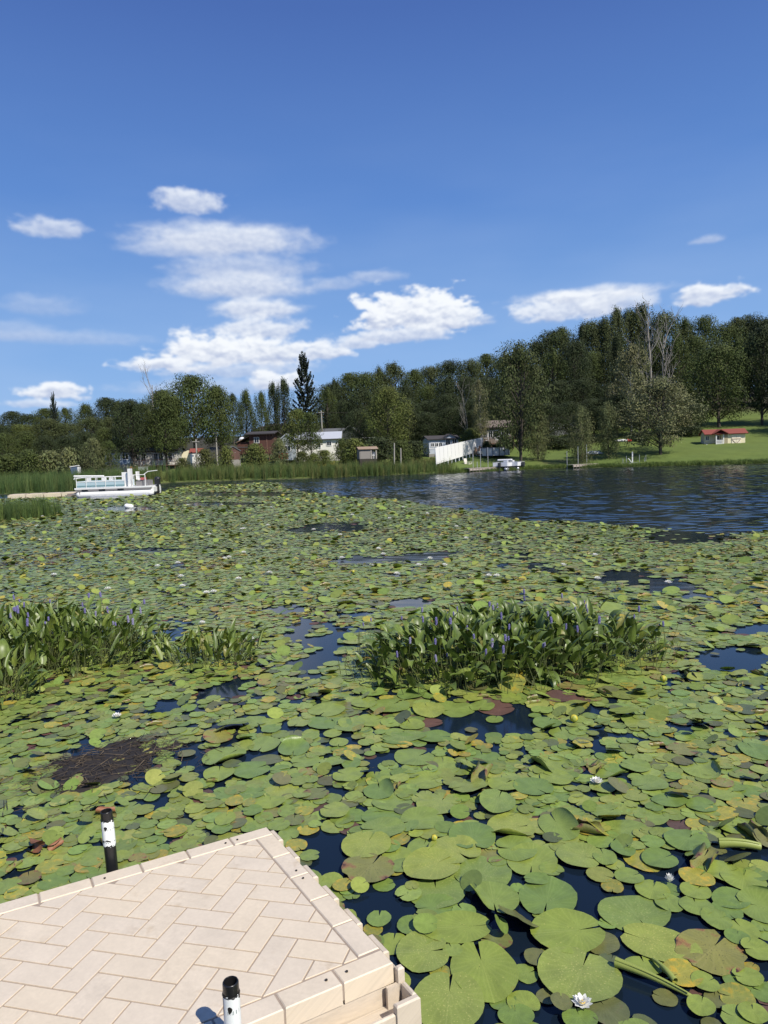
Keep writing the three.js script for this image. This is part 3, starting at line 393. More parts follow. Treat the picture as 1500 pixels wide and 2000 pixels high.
{ // grey gabled house
  const o = thing('grey_house', 'large grey-roofed house with a dark green gable above the white house', 'house', put(668, 872, -122), 0.05), w = paint(0.55, 0.55, 0.52), gr = paint(0.045, 0.055, 0.05);
  mesh('wall', gableWall(7.0, 1.7, 4.2, 1.3).translate(-1, 0, -0.4), w, o); mesh('roof', gableRoof(7.0, 4.2, 1.3, 0.35, 0.14, 1.7).translate(-1, 0, -0.4), roofGrey, o);
  mesh('gable_wall', gableWall(4.6, 1.75, 4.0, 1.5).rotateY(Math.PI / 2).translate(1.4, 0, 0.6), gr, o); mesh('gable_roof', gableRoof(4.7, 4.0, 1.5, 0.3, 0.14, 1.75).rotateY(Math.PI / 2).translate(1.4, 0, 0.6), roofGrey, o); mesh('fascia', merge([box(2.6, 0.14, 0.08, 0.25, 2.5, 3.2, 0, 0.64), box(2.6, 0.14, 0.08, 2.55, 2.5, 3.2, 0, -0.64)]), trimWhite, o);
  mesh('foundation', box(8, 2.4, 4.6, -0.6, -1.2), paint(0.32, 0.30, 0.27), o); win(o, 2.1, 0.9, 2.94, 1.2, 0.7); win(o, -0.1, 0.9, 2.94, 0.6, 0.8);
  mesh('porch_roof', box(2.6, 0.12, 1.6, 4.2, 1.25, 2.9), trimWhite, o); mesh('porch_deck', box(3.2, 0.12, 1.8, 4.2, -0.3, 2.9), deckWood, o); for (const x of [3.1, 5.3]) mesh('post', box(0.12, 1.55, 0.12, x, 0.47, 3.6), trimWhite, o); for (const x of [2.8, 5.6]) mesh('post', box(0.14, 2.4, 0.14, x, -1.5, 3.6), deckWood, o); mesh('porch_wall', box(2.4, 1.5, 0.1, 4.2, 0.5, 2.2), w, o); }
{ // open shed
  const o = thing('open_shed', 'weathered grey open-fronted shed with a tan roof near the reeds', 'shed', put(717, 896, -92), 0.25), gw = paint(0.24, 0.22, 0.20);
  mesh('wall', merge([box(2.2, 1.25, 0.08, -0.05, 0.62, -0.7), box(1.4, 1.15, 0.06, -0.35, 0.58, 0.7), box(0.08, 1.25, 1.4, -1.1, 0.62, 0)]), gw, o); mesh('roof', gableRoof(2.4, 1.6, 0.28, 0.12, 0.07, 1.22), roofTan, o);
  for (const x of [0.38, 1.05]) mesh('post', box(0.14, 1.3, 0.1, x, 0.62, 0.74), paint(0.38, 0.35, 0.31), o); mesh('gable_trim', box(0.85, 0.12, 0.1, 0.72, 1.3, 0.745), paint(0.38, 0.35, 0.31), o); mesh('base', box(2.3, 1.0, 1.5, 0, -0.5), darkBark, o); }
{ const o = thing('garden_chair', 'white plastic chair sitting inside the open grey shed', 'chair', put(729, 896, -91.6), -0.4); const c = M(0.7, 0.7, 0.68, 0.5); mesh('seat', box(0.42, 0.05, 0.42, 0, 0.4), c, o); mesh('backrest', box(0.42, 0.5, 0.05, 0, 0.65, -0.2), c, o); for (const [x, z] of [[-0.18, -0.18], [0.18, -0.18], [-0.18, 0.18], [0.18, 0.18]]) mesh('leg', box(0.05, 0.42, 0.05, x, 0.2, z), c, o); }
{ const o = thing('lattice_rack', 'red wooden rack with square openings standing in the weeds', 'rack', put(554, 899, -94), 0.1); const c = M(0.30, 0.02, 0.03, 0.6); mesh('frame', merge([...[-0.55, -0.18, 0.18, 0.55].map((x) => box(0.12, 0.75, 0.2, x, 0.55)), ...[0.22, 0.55, 0.88].map((y) => box(1.2, 0.11, 0.19, 0, y))]), c, o); mesh('back_panel', box(1.1, 0.7, 0.03, 0, 0.55, -0.1), M(0.03, 0.02, 0.02, 0.9), o); for (const x of [-0.45, 0.45]) mesh('leg', box(0.08, 1.2, 0.08, x, -0.4), darkBark, o); }
{ // grey-white cottage
  const o = house('grey_cottage', 'pale grey lakeside cottage with a small front gable and square windows', 'cottage', put(861, 886, -101), 0.22, { w: 4.3, h: 2.0, d: 3.0, rise: 0.45, wall: paint(0.42, 0.46, 0.52), roof: roofDark, wins: [[-1.65, 1.25, 0.42, 0.45], [-1.05, 1.25, 0.42, 0.45], [-0.5, 1.25, 0.42, 0.45], [0.6, 1.5, 0.6, 0.9], [1.55, 1.5, 0.6, 0.9]] });
  mesh('front_gable', gableWall(1.4, 2.02, 2.3, 0.62).rotateY(Math.PI / 2).translate(0.95, 0, 0.76), paint(0.46, 0.50, 0.56), o); mesh('gable_roof', gableRoof(1.5, 2.3, 0.62, 0.16, 0.1, 2.02).rotateY(Math.PI / 2).translate(0.95, 0, 0.8), roofDark, o); mesh('band', box(4.32, 0.08, 0.04, 0, 0.75, 1.53), trimWhite, o); }
{ // white fence running uphill: each panel its own part
  const a = put(852, 908, -87.2), b = put(943, 880, -99), n = 13, o = thing('privacy_fence', 'bright white vinyl privacy fence stepping up the bank beside the cottage', 'fence', a, 0), c = M(0.80, 0.80, 0.79, 0.45), dx = b[0] - a[0], dy = b[1] - a[1], dz = b[2] - a[2], len = Math.hypot(dx, dz), t = Math.atan2(-dz, dx);
  for (let i = 0; i < n; i++) { const f = (i + 0.5) / n, h = lerp(2.05, 1.75, f), p = mesh('panel', box(len / n - 0.03, h, 0.07, 0, h / 2 + 0.06).translate(0, 0, 0), c, o); p.position.set(dx * f, dy * f, dz * f); p.rotation.set(0, t, Math.atan2(dy, len), 'YXZ'); }
  for (let i = 0; i <= n; i++) { const f = i / n, h = lerp(2.15, 1.85, f), p = mesh('post', merge([box(0.08, h + 0.3, 0.078, 0, h / 2 - 0.25), new THREE.ConeGeometry(0.06, 0.05, 4).rotateY(Math.PI / 4).translate(0, h - 0.075, 0)]), c, o); p.position.set(dx * f, dy * f, dz * f); p.rotation.y = t; } }
{ // deck house and pool
  const o = thing('deck_house', 'shaded house with a raised deck behind the trees above the pool', 'house', put(968, 868, -108), -0.1), w = paint(0.20, 0.17, 0.14); mesh('wall', gableWall(4.6, 2.6, 3.6, 0.9).translate(0, 0, -0.5), w, o); mesh('roof', gableRoof(4.6, 3.6, 0.9, 0.4, 0.14, 2.6).translate(0, 0, -0.5), M(0.16, 0.13, 0.11, 0.9), o); for (const x of [-1.6, -0.8, 0, 0.8, 1.6]) win(o, x, 1.5, 1.33, 0.55, 1.0);
  mesh('deck', box(5.2, 0.15, 2.0, 0, 0.1, 2.4), deckWood, o); for (const x of [-2.4, -0.8, 0.8, 2.4]) mesh('post', box(0.14, 2.0, 0.14, x, -0.9, 3.2), deckWood, o); mesh('railing', merge([box(5.2, 0.07, 0.07, 0, 1.0, 3.35), ...Array.from({ length: 14 }, (_, i) => box(0.05, 0.9, 0.05, -2.5 + i * 0.385, 0.55, 3.35))]), deckWood, o);
  for (const [x, l] of [[-1.7, 'white patio chair on the shaded deck nearest the fence'], [-0.2, 'white patio chair in the middle of the shaded deck'], [1.1, 'white patio chair on the shaded deck farthest from the fence']]) { const q = thing('patio_chair', l, 'chair', [o.position.x + x, o.position.y + 0.18, o.position.z + 2.5], x, 'patio chairs on the deck'); mesh('seat', box(0.45, 0.05, 0.45, 0, 0.42), trimWhite, q); mesh('backrest', box(0.45, 0.5, 0.05, 0, 0.7, -0.22), trimWhite, q); mesh('leg', merge([box(0.05, 0.42, 0.05, -0.2, 0.21, 0.2), box(0.05, 0.42, 0.05, 0.2, 0.21, 0.2)]), trimWhite, q); } }
{ const o = thing('swimming_pool', 'round above-ground pool with pale panelled wall below the deck', 'pool', put(964, 887, -97.5), 0), r = 2.1; for (let i = 0; i < 16; i++) { const a = i / 16 * 6.283; const p = mesh('panel', box(0.80, 1.0, 0.05, 0, 0.3, r), paint(0.46, 0.49, 0.53), o); p.rotation.y = a; const q = mesh('upright', box(0.08, 1.05, 0.1, 0, 0.32, r + 0.05), paint(0.1, 0.1, 0.12), o); q.rotation.y = a + Math.PI / 16; } mesh('top_rail', new THREE.TorusGeometry(r, 0.07, 6, 32).rotateX(Math.PI / 2).translate(0, 0.84, 0), paint(0.2, 0.2, 0.22), o); mesh('pool_water', new THREE.CircleGeometry(r - 0.03, 32).rotateX(-Math.PI / 2).translate(0, 0.68, 0), M(0.05, 0.16, 0.2, 0.05), o); }
{ const o = thing('firewood_stack', 'jumble of stacked boards leaning at the top of the white fence', 'wood pile', put(928, 886, -96.6), 0.2), R = rng(8); for (let i = 0; i < 9; i++) { const p = mesh('board', box(0.16, 1.0 + R() * 0.5, 0.06, 0, 0.4), paint(0.10 + R() * 0.12, 0.08 + R() * 0.08, 0.06), o); p.position.set(-0.7 + i * 0.18, 0, R() * 0.3); p.rotation.set(-0.2 - R() * 0.3, 0, (R() - 0.5) * 1.3); } mesh('tote', box(0.6, 0.4, 0.4, 0.5, 0.15, 0.4), paint(0.5, 0.48, 0.45), o); }
house('wood_cabin', 'grey house with white trim half hidden behind the lawn trees', 'house', put(1100, 852, -116), 0.0, { w: 5.2, h: 2.6, d: 3.6, rise: 1.2, wall: paint(0.28, 0.29, 0.31), roof: roofDark, wins: [[-1.6, 1.6, 0.7, 1.0], [0.2, 1.6, 0.7, 1.0], [1.6, 1.6, 0.7, 1.0]] });
{ // red roofed cream shed with porch
  const z = -92.5, o = thing('porch_shed', 'cream shed with red shingle roof, white porch railing and crossed barn doors', 'shed', put(1412, 869, z), -0.12), cr = paint(0.78, 0.70, 0.48), wt = trimWhite;
  mesh('wall', gableWall(2.9, 1.45, 2.0, 0.5).translate(1.0, 0, -0.2), cr, o); mesh('porch_wall', gableWall(2.0, 1.45, 1.3, 0.35).translate(-1.4, 0, -0.5), paint(0.66, 0.60, 0.46), o);
  mesh('roof', merge([gableRoof(5.0, 2.2, 0.55, 0.18, 0.09, 1.42).translate(0.05, 0, -0.15)]), roofRed, o); mesh('porch_gable', gableRoof(1.8, 1.6, 0.45, 0.14, 0.08, 1.5).rotateY(Math.PI / 2).translate(-0.7, 0, 0.3), roofRed, o);
  for (const x of [-1.15, -0.25]) mesh('porch_post', box(0.11, 1.5, 0.11, x, 0.75, 0.95), wt, o); const rl = mesh('porch_railing', merge([box(0.8, 0.06, 0.05, -0.7, 0.62, 0.95), box(0.8, 0.06, 0.05, -0.7, 0.16, 0.95)]), wt, o); for (let i = 0; i < 7; i++) mesh('baluster', box(0.05, 0.42, 0.04, -1.0 + i * 0.1, 0.39, 0.95), wt, rl);
  mesh('porch_floor', box(2.2, 0.1, 1.3, -1.2, 0.02, 0.4), paint(0.4, 0.37, 0.32), o); win(o, -2.0, 0.95, 0.17, 0.38, 0.5); win(o, -0.75, 0.95, 0.17, 0.38, 0.5); mesh('entry', box(0.5, 1.3, 0.04, 0.05, 0.66, 0.83), paint(0.33, 0.29, 0.18), o);
  for (const x of [1.05, 1.62]) { const dd = mesh('barn_door', box(0.54, 1.25, 0.05, x, 0.68, 0.835), paint(0.80, 0.72, 0.56), o); mesh('brace', merge([box(0.62, 0.05, 0.03, x, 0.4, 0.875, 0, x < 1.3 ? -0.8 : 0.8), box(0.54, 0.05, 0.03, x, 0.72, 0.875), box(0.54, 0.05, 0.03, x, 0.1, 0.875)]), paint(0.22, 0.14, 0.09), dd); }
  mesh('foundation', box(4.6, 0.8, 1.9, 0, -0.42, -0.15), paint(0.12, 0.1, 0.09), o); mesh('ramp', box(0.9, 0.05, 0.5, -2.6, 0.0, 0.6, 0, 0.35), paint(0.45, 0.43, 0.4), o); }

// ---------- shoreline objects ----------
const plank = M(0.42, 0.37, 0.31, 0.85), metalPost = M(0.5, 0.5, 0.5, 0.4, { metalness: 0.5 });
function pier(label, a, b, w, poles) {
  const o = thing('boat_dock', label, 'dock', [a.x, 0, a.z], -Math.atan2(b.z - a.z, b.x - a.x)), l = a.distanceTo(b), n = Math.max(8, Math.round(l / 0.26));
  for (let i = 0; i < n; i++) mesh('plank', box(l / n - 0.03, 0.05, w, (i + 0.5) * l / n, 0.46), plank, o);
  mesh('side_beam', box(l, 0.2, 0.06, l / 2, 0.3, w / 2), plank, o); for (let i = 0; i <= Math.floor(l / 0.45); i++) mesh('slat', box(0.05, 0.5, 0.04, i * 0.45 + 0.05, 0.18, w / 2 + 0.055), M(0.2, 0.18, 0.15, 0.9), o);
  for (const [x, h] of poles) mesh('pole', bar([x, -1.2, -w / 2], [x, h, -w / 2], 0.035), metalPost, o); return o;
}
pier('grey slatted dock with tall poles beside the white chair', onPlane(911, 922.5), onPlane(972, 919.5), 1.2, [[1.4, 2.4], [2.5, 2.8], [3.6, 2.9], [2.0, 1.2]]);
pier('low dock with poles in front of the upturned white rowing boat', onPlane(1113, 915.3), onPlane(1164, 912.8), 1.1, [[0.05, 2.1], [1.75, 2.6], [3.1, 2.8]]);
{ const p = onPlane(916, 920), o = thing('dock_chair', 'white slatted chair at the left end of the grey dock', 'chair', [p.x, 0.485, p.z - 0.4], 0.9), c = M(0.68, 0.64, 0.58, 0.6); mesh('seat', box(0.7, 0.06, 0.6, 0, 0.42), c, o); mesh('backrest', box(0.7, 0.8, 0.06, 0, 0.8, -0.33).rotateX(-0.15), c, o); for (const x of [-0.34, 0.34]) { mesh('armrest', box(0.1, 0.05, 0.7, x, 0.66, 0), c, o); mesh('leg', box(0.06, 0.66, 0.06, x, 0.33, 0.28), c, o); mesh('leg', box(0.06, 0.45, 0.06, x, 0.22, -0.28), c, o); } }
function pontoonSmall(label, px, py, turn, covered) {
  const p = onPlane(px, py), o = thing('moored_pontoon_boat', label, 'boat', [p.x, 0, p.z], turn, 'white boats moored at the grey dock'), w = M(0.75, 0.76, 0.78, 0.4), k = M(0.04, 0.045, 0.05, 0.6);
  for (const x of [-0.8, 0.8]) mesh('hull', new THREE.CapsuleGeometry(0.24, 1.9, 4, 10).rotateX(Math.PI / 2).translate(x * 0.8, 0.2, 0), M(0.5, 0.51, 0.53, 0.3, { metalness: 0.5 }), o);
  mesh('deck', box(1.9, 0.08, 2.3, 0, 0.48), k, o); for (const s of [-1, 1]) mesh('side_panel', box(0.04, 0.45, 2.2, s * 0.92, 0.76), w, o); mesh('front_panel', box(1.8, 0.45, 0.04, 0, 0.76, 1.12), w, o); mesh('rail', merge([box(1.9, 0.04, 0.04, 0, 1.05, 1.12), box(0.04, 0.04, 2.2, 0.92, 1.05), box(0.04, 0.04, 2.2, -0.92, 1.05)]), metalPost, o);
  mesh('seat', box(0.7, 0.4, 0.5, covered ? -0.5 : 0.45, 0.75, -0.6), w, o); mesh('console', box(0.5, 0.65, 0.4, covered ? 0.4 : -0.4, 0.9, 0.1), w, o); mesh('canopy_roll', new THREE.CapsuleGeometry(0.1, 1.7, 4, 8).rotateZ(Math.PI / 2).translate(0, 1.28, -0.6), w, o); const m = mesh('motor', box(0.3, 0.45, 0.35, 0, 0.75, 1.4), k, o); mesh('shaft', box(0.1, 0.7, 0.14, 0, 0.25, 1.42), k, m); return o;
}
pontoonSmall('white pontoon boat moored at the end of the grey dock', 983, 919, -0.5, true); pontoonSmall('smaller white boat moored outermost beside the pontoon boat', 1002, 918, 0.9, false);
{ const p = onPlane(1165, 911), o = thing('rowing_boat', 'upturned white rowing boat lying on the bank behind the low dock', 'boat', [p.x, landY(p.x, p.z - 1.2) + 0.1, p.z - 1.2], -0.1), s = new THREE.SphereGeometry(1, 20, 10, 0, 6.283, 0, 1.57); s.scale(1.15, 0.38, 0.5); mesh('hull', s, M(0.74, 0.74, 0.72, 0.45), o); mesh('keel', box(1.9, 0.05, 0.05, 0, 0.38), M(0.6, 0.6, 0.58, 0.5), o); mesh('gunwale', new THREE.TorusGeometry(1, 0.04, 5, 28).rotateX(Math.PI / 2).scale(1.15, 1, 0.5), M(0.5, 0.5, 0.48, 0.5), o); }
{ const p = onPlane(1237, 911), o = thing('boat_lift', 'galvanised boat lift frame with a tall mast standing in the shallows', 'boat lift', [p.x, 0, p.z], -0.1); mesh('frame', merge([box(2.7, 0.1, 0.1, 0, 0.42, 0.4), box(2.7, 0.1, 0.1, 0, 0.42, -0.4), box(0.1, 0.1, 0.9, -1.2, 0.42), box(0.1, 0.1, 0.9, 1.2, 0.42)]), metalPost, o); mesh('mast', box(0.12, 2.3, 0.12, -0.1, 0.6, 0), trimWhite, o); mesh('brace', bar([-0.6, 1.0, 0], [0, 0.2, 0], 0.05), trimWhite, o); for (const [x, h] of [[-1.3, 1.0], [-0.9, 1.3], [0.6, 1.4], [1.2, 1.0], [1.35, 1.35]]) mesh('post', bar([x, -1.2, 0.42], [x, h, 0.42], 0.03), metalPost, o); }
{ const q = put(1217, 868, -95), o = thing('red_kayak', 'red and white kayak resting on trestles under the lawn trees', 'kayak', q, 0.15); mesh('hull', new THREE.SphereGeometry(1, 20, 10).scale(1.25, 0.2, 0.3).translate(0, 0.5, 0), M(0.62, 0.62, 0.6, 0.4), o); mesh('bow_cover', new THREE.SphereGeometry(1, 14, 8).scale(0.45, 0.23, 0.32).translate(0.75, 0.5, 0.02), M(0.45, 0.02, 0.025, 0.4), o); for (const x of [-0.7, 0.6]) mesh('trestle', merge([bar([x, -0.3, 0.3], [x, 0.4, 0], 0.03), bar([x, -0.3, -0.3], [x, 0.4, 0], 0.03)]), darkBark, o); }
for (const [px, top, base, z, lean, l] of [[770, 866, 905, -88, -0.08, 'taller weathered grey post standing in the reeds'], [783, 876, 904, -88, -0.05, 'shorter weathered grey post standing in the reeds']]) { const b = put(px, base, z), t = atDepth(px, top, z).y, o = thing('weathered_post', l, 'post', [b[0], b[1] - 0.3, z], 0); o.rotation.z = lean * 0.4; mesh('shaft', bar([0, 0, 0], [0, t - b[1] + 0.3, 0], 0.09, 7, 0.07), paleBark, o); mesh('cap', new THREE.ConeGeometry(0.08, 0.07, 7).translate(0, t - b[1] + 0.33, 0), paleBark, o); }
const poleTops = [];
for (const [px, top, base, z, l] of [[629, 802, 840, -118, 'bare utility pole rising behind the white house roof'], [424, 842, 892, -104, 'utility pole at the edge of the trees left of the brown house'], [385, 858, 905, -95, 'thin utility pole before the red-roofed white shed']]) { const b = put(px, base, z), t = atDepth(px, top, z).y, o = thing('utility_pole', l, 'pole', [b[0], b[1] - 2.5, z], 0); mesh('shaft', bar([0, 0, 0], [0, t - b[1] + 2.5, 0], 0.13, 8, 0.09), paleBark, o); mesh('crossarm', box(0.9, 0.09, 0.09, 0, t - b[1] + 2.2, 0.1), paleBark, o); poleTops.push([b[0], t - 0.3, z]); }
{ const [a, b] = [poleTops[1], poleTops[0]], mid = a.map((v, i) => (v + b[i]) / 2 - (i === 1 ? 0.5 : 0)); tag(mesh('power_line', limb([a, mid, b], 0.025, 0.025, 4), darkBark), 'drooping power line strung between the two larger utility poles', 'cable'); const c = [b[0] + 26, b[1] + 0.4, b[2] - 2]; tag(mesh('power_line', limb([b, b.map((v, i) => (v + c[i]) / 2 - (i === 1 ? 0.6 : 0)), c], 0.025, 0.025, 4), darkBark), 'power line running right from the pole behind the white house', 'cable'); }

// ---------- beige dock and pontoon boat on the left ----------
{ const a = onPlane(20, 974), b = onPlane(158, 968), o = thing('floating_dock', 'low beige floating dock leading to the bow of the pontoon boat', 'dock', [a.x, 0, a.z], -Math.atan2(b.z - a.z, b.x - a.x)), l = a.distanceTo(b), c = M(0.55, 0.48, 0.37, 0.7); for (let i = 0; i < 4; i++) { const p = mesh('section', merge([box(l / 4 - 0.05, 0.34, 1.5, (i + 0.5) * l / 4, 0.1), box(l / 4 - 0.2, 0.05, 1.3, (i + 0.5) * l / 4, 0.295)]), c, o); if (i === 3) mesh('fender', box(0.5, 0.25, 0.05, (i + 0.55) * l / 4, 0.1, 0.78), paint(0.25, 0.2, 0.18), p); } }
{
  const o = thing('pontoon_boat', 'long white pontoon boat with pale blue sides at the beige dock', 'boat', [-19.9, 0, -53.3], 0.03), white = M(0.78, 0.78, 0.76, 0.4), alu = M(0.62, 0.63, 0.65, 0.3, { metalness: 0.4 }), blue = M(0.42, 0.55, 0.60, 0.5), teal = M(0.16, 0.28, 0.30, 0.5), grey = M(0.22, 0.21, 0.21, 0.7), black = M(0.015, 0.015, 0.017, 0.4);
  for (const z of [0.9, -0.9]) { const p = mesh('pontoon', new THREE.CapsuleGeometry(0.29, 5.1, 6, 16).rotateZ(Math.PI / 2).translate(0.1, 0.17, z), white, o); mesh('nose_cone', new THREE.ConeGeometry(0.3, 0.8, 14).rotateZ(Math.PI / 2).translate(-2.75, 0.22, z), grey, p); mesh('strake', box(4.2, 0.05, 0.04, 0.5, 0.02, z + 0.29), alu, p); }
  mesh('deck', box(5.6, 0.12, 2.3, 0.05, 0.62), white, o); mesh('deck_skirt', box(5.5, 0.16, 0.04, 0.05, 0.5, 1.12), grey, o); for (const x of [-2.0, -0.75, 0.6]) mesh('skirt_opening', box(0.45, 0.12, 0.03, x, 0.5, 1.145), black, o);
  for (const s of [1, -1]) { const f = mesh('side_panel', box(3.5, 0.46, 0.04, -0.85, 0.93, s * 1.06), blue, o); mesh('stripe', box(3.5, 0.09, 0.02, -0.85, 0.80, s * 1.085), teal, f); mesh('stripe', box(3.5, 0.05, 0.02, -0.85, 1.12, s * 1.085), white, f); for (let i = 0; i < 6; i++) mesh('rail_post', bar([-2.6 + i * 0.7, 0.66, s * 1.1], [-2.6 + i * 0.7, 1.42, s * 1.1], 0.022), white, o); mesh('rail', bar([-2.65, 1.42, s * 1.1], [0.9, 1.42, s * 1.1], 0.025), white, o); }
  mesh('bow_panel', box(0.04, 0.46, 2.1, -2.62, 0.93, 0), blue, o); mesh('bow_rail', bar([-2.65, 1.42, -1.1], [-2.65, 1.42, 1.1], 0.025), white, o); mesh('folded_canopy', merge([new THREE.CapsuleGeometry(0.07, 2.1, 4, 8).rotateZ(Math.PI / 2 - 0.03).translate(-1.7, 1.52, 1.0), bar([-2.8, 1.3, 1.0], [-2.7, 1.55, 1.0], 0.03), bar([-2.8, 1.35, 1.0], [-1.4, 1.5, 1.0], 0.03)]), white, o);
  for (const x of [-2.2, -1.1, -0.55]) mesh('seat', merge([box(0.5, 0.45, 0.6, x, 0.9, 0.3), box(0.12, 0.4, 0.6, x + 0.22, 1.25, 0.3)]), white, o);
  mesh('helm_console', merge([box(0.55, 1.05, 0.7, 0.85, 1.2, 0.3), box(0.2, 1.35, 0.5, 1.2, 1.3, 0.7)]), white, o); mesh('windscreen', box(0.04, 0.35, 0.6, 0.75, 1.85, 0.3), M(0.05, 0.06, 0.07, 0.1), o); mesh('captain_chair', merge([box(0.5, 0.12, 0.5, 1.9, 1.15, 0.2), box(0.12, 0.6, 0.5, 1.6, 1.45, 0.2)]), white, o); mesh('stern_bench', box(0.8, 0.4, 1.6, 2.0, 0.88, 0), grey, o); mesh('life_vest', box(0.35, 0.18, 0.3, 2.1, 1.2, 0.5), M(0.45, 0.12, 0.12, 0.8), o);
  mesh('stern_rail', merge([bar([1.5, 0.66, 1.1], [1.5, 1.5, 1.1], 0.03), bar([2.4, 0.66, 1.1], [2.4, 1.5, 1.1], 0.03), bar([1.5, 1.5, 1.1], [2.4, 1.5, 1.1], 0.03), bar([2.3, 1.5, 1.1], [2.6, 1.72, 1.0], 0.025), bar([2.6, 1.72, 1.0], [3.3, 1.78, 1.0], 0.03)]), white, o);
  const m = mesh('outboard_motor', merge([box(0.36, 0.42, 0.34, 2.98, 0.92, 0), box(0.14, 0.9, 0.2, 3.0, 0.35, 0)]), black, o); mesh('cowl', new THREE.SphereGeometry(0.24, 12, 8).scale(1, 0.7, 0.8).translate(2.98, 1.14, 0), black, m); mesh('transom', box(0.2, 0.35, 1.9, 2.85, 0.4, 0), white, o);
}
{ const p = onPlane(252, 992), o = thing('floating_jug', 'white plastic jug floating among the lily pads below the pontoon boat', 'jug', [p.x, 0.02, p.z], 0.4); mesh('body', new THREE.CapsuleGeometry(0.13, 0.22, 4, 10).rotateZ(1.35).translate(0, 0.06, 0), M(0.75, 0.76, 0.76, 0.4), o); mesh('cap', new THREE.CylinderGeometry(0.06, 0.06, 0.1, 8).rotateZ(1.4).translate(0.3, 0.08, 0), M(0.03, 0.03, 0.03, 0.5), o); }
// ---------- near dock: moulded herringbone deck ----------
const grainTex = dataTex(512, 512, (u, v) => { const a = tileNoise(u, v, 5, 5, 3), b = tileNoise(u, v, 60, 3, 8), q = 0.93 + 0.10 * a + 0.07 * b, st = clamp((tileNoise(u, v, 9, 4, 14) - 0.16) * 2.2) * 0.12; return [q - st * 0.8, q - st, q - st * 1.3]; });
const grainBump = dataTex(256, 256, (u, v) => { const q = 0.5 + 0.6 * tileNoise(u, v, 40, 3, 4); return [q, q, q]; }, false);
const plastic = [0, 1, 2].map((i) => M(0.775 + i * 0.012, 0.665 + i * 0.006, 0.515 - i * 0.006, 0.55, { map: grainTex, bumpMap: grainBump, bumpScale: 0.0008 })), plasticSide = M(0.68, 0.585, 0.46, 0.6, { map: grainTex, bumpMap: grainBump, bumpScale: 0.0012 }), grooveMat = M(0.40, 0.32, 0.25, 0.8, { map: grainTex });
function slab(poly, top, bottom, ch, off = 0) {     // prism with a chamfered upper rim; poly is convex in (u, v)
  let A = 0; poly.forEach((p, i) => { const q = poly[(i + 1) % poly.length]; A += p[0] * q[1] - q[0] * p[1]; }); if (A < 0) poly = poly.slice().reverse();
  const n = poly.length, inset = poly.map((p, i) => { const a = poly[(i + n - 1) % n], b = poly[(i + 1) % n], e1 = [p[0] - a[0], p[1] - a[1]], e2 = [b[0] - p[0], b[1] - p[1]], l1 = Math.hypot(...e1), l2 = Math.hypot(...e2), n1 = [-e1[1] / l1, e1[0] / l1], n2 = [-e2[1] / l2, e2[0] / l2], k = ch / Math.max(0.35, 1 + n1[0] * n2[0] + n1[1] * n2[1]); return [p[0] + (n1[0] + n2[0]) * k, p[1] + (n1[1] + n2[1]) * k]; });
  const P = [], U = [], v = (p, y) => { P.push(p[0], y, p[1]); U.push(p[0] * 1.3 + off, p[1] * 1.3 + off * 0.37 + y * 2); };
  for (let i = 1; i + 1 < n; i++) { v(inset[0], top); v(inset[i + 1], top); v(inset[i], top); }
  for (let i = 0; i < n; i++) { const j = (i + 1) % n; for (const [a, b, ya, yb] of [[inset, poly, top, top - ch], [poly, poly, top - ch, bottom]]) { v(a[i], ya); v(a[j], ya); v(b[i], yb); v(a[j], ya); v(b[j], yb); v(b[i], yb); } }
  const g = new THREE.BufferGeometry(); g.setAttribute('position', new THREE.Float32BufferAttribute(P, 3)); g.setAttribute('uv', new THREE.Float32BufferAttribute(U, 2)); g.computeVertexNormals(); return g;
}
function clipRect(poly, u0, u1, v0, v1) { const cut = (pl, f) => { const o = []; pl.forEach((p, i) => { const q = pl[(i + 1) % pl.length], a = f(p), b = f(q); if (a >= 0) o.push(p); if ((a < 0) !== (b < 0)) { const t = a / (a - b); o.push([lerp(p[0], q[0], t), lerp(p[1], q[1], t)]); } }); return o; }; for (const f of [(p) => p[0] - u0, (p) => u1 - p[0], (p) => p[1] - v0, (p) => v1 - p[1]]) { poly = cut(poly, f); if (poly.length < 3) return null; } return poly; }
const DL = 1.1643, DW = 2.3, BW = 0.0855, ST = 0.1949;
const dock = thing('swim_dock', 'beige moulded plastic dock corner with herringbone brick pattern', 'dock', [-0.5962, 0.5, -3.1891]);
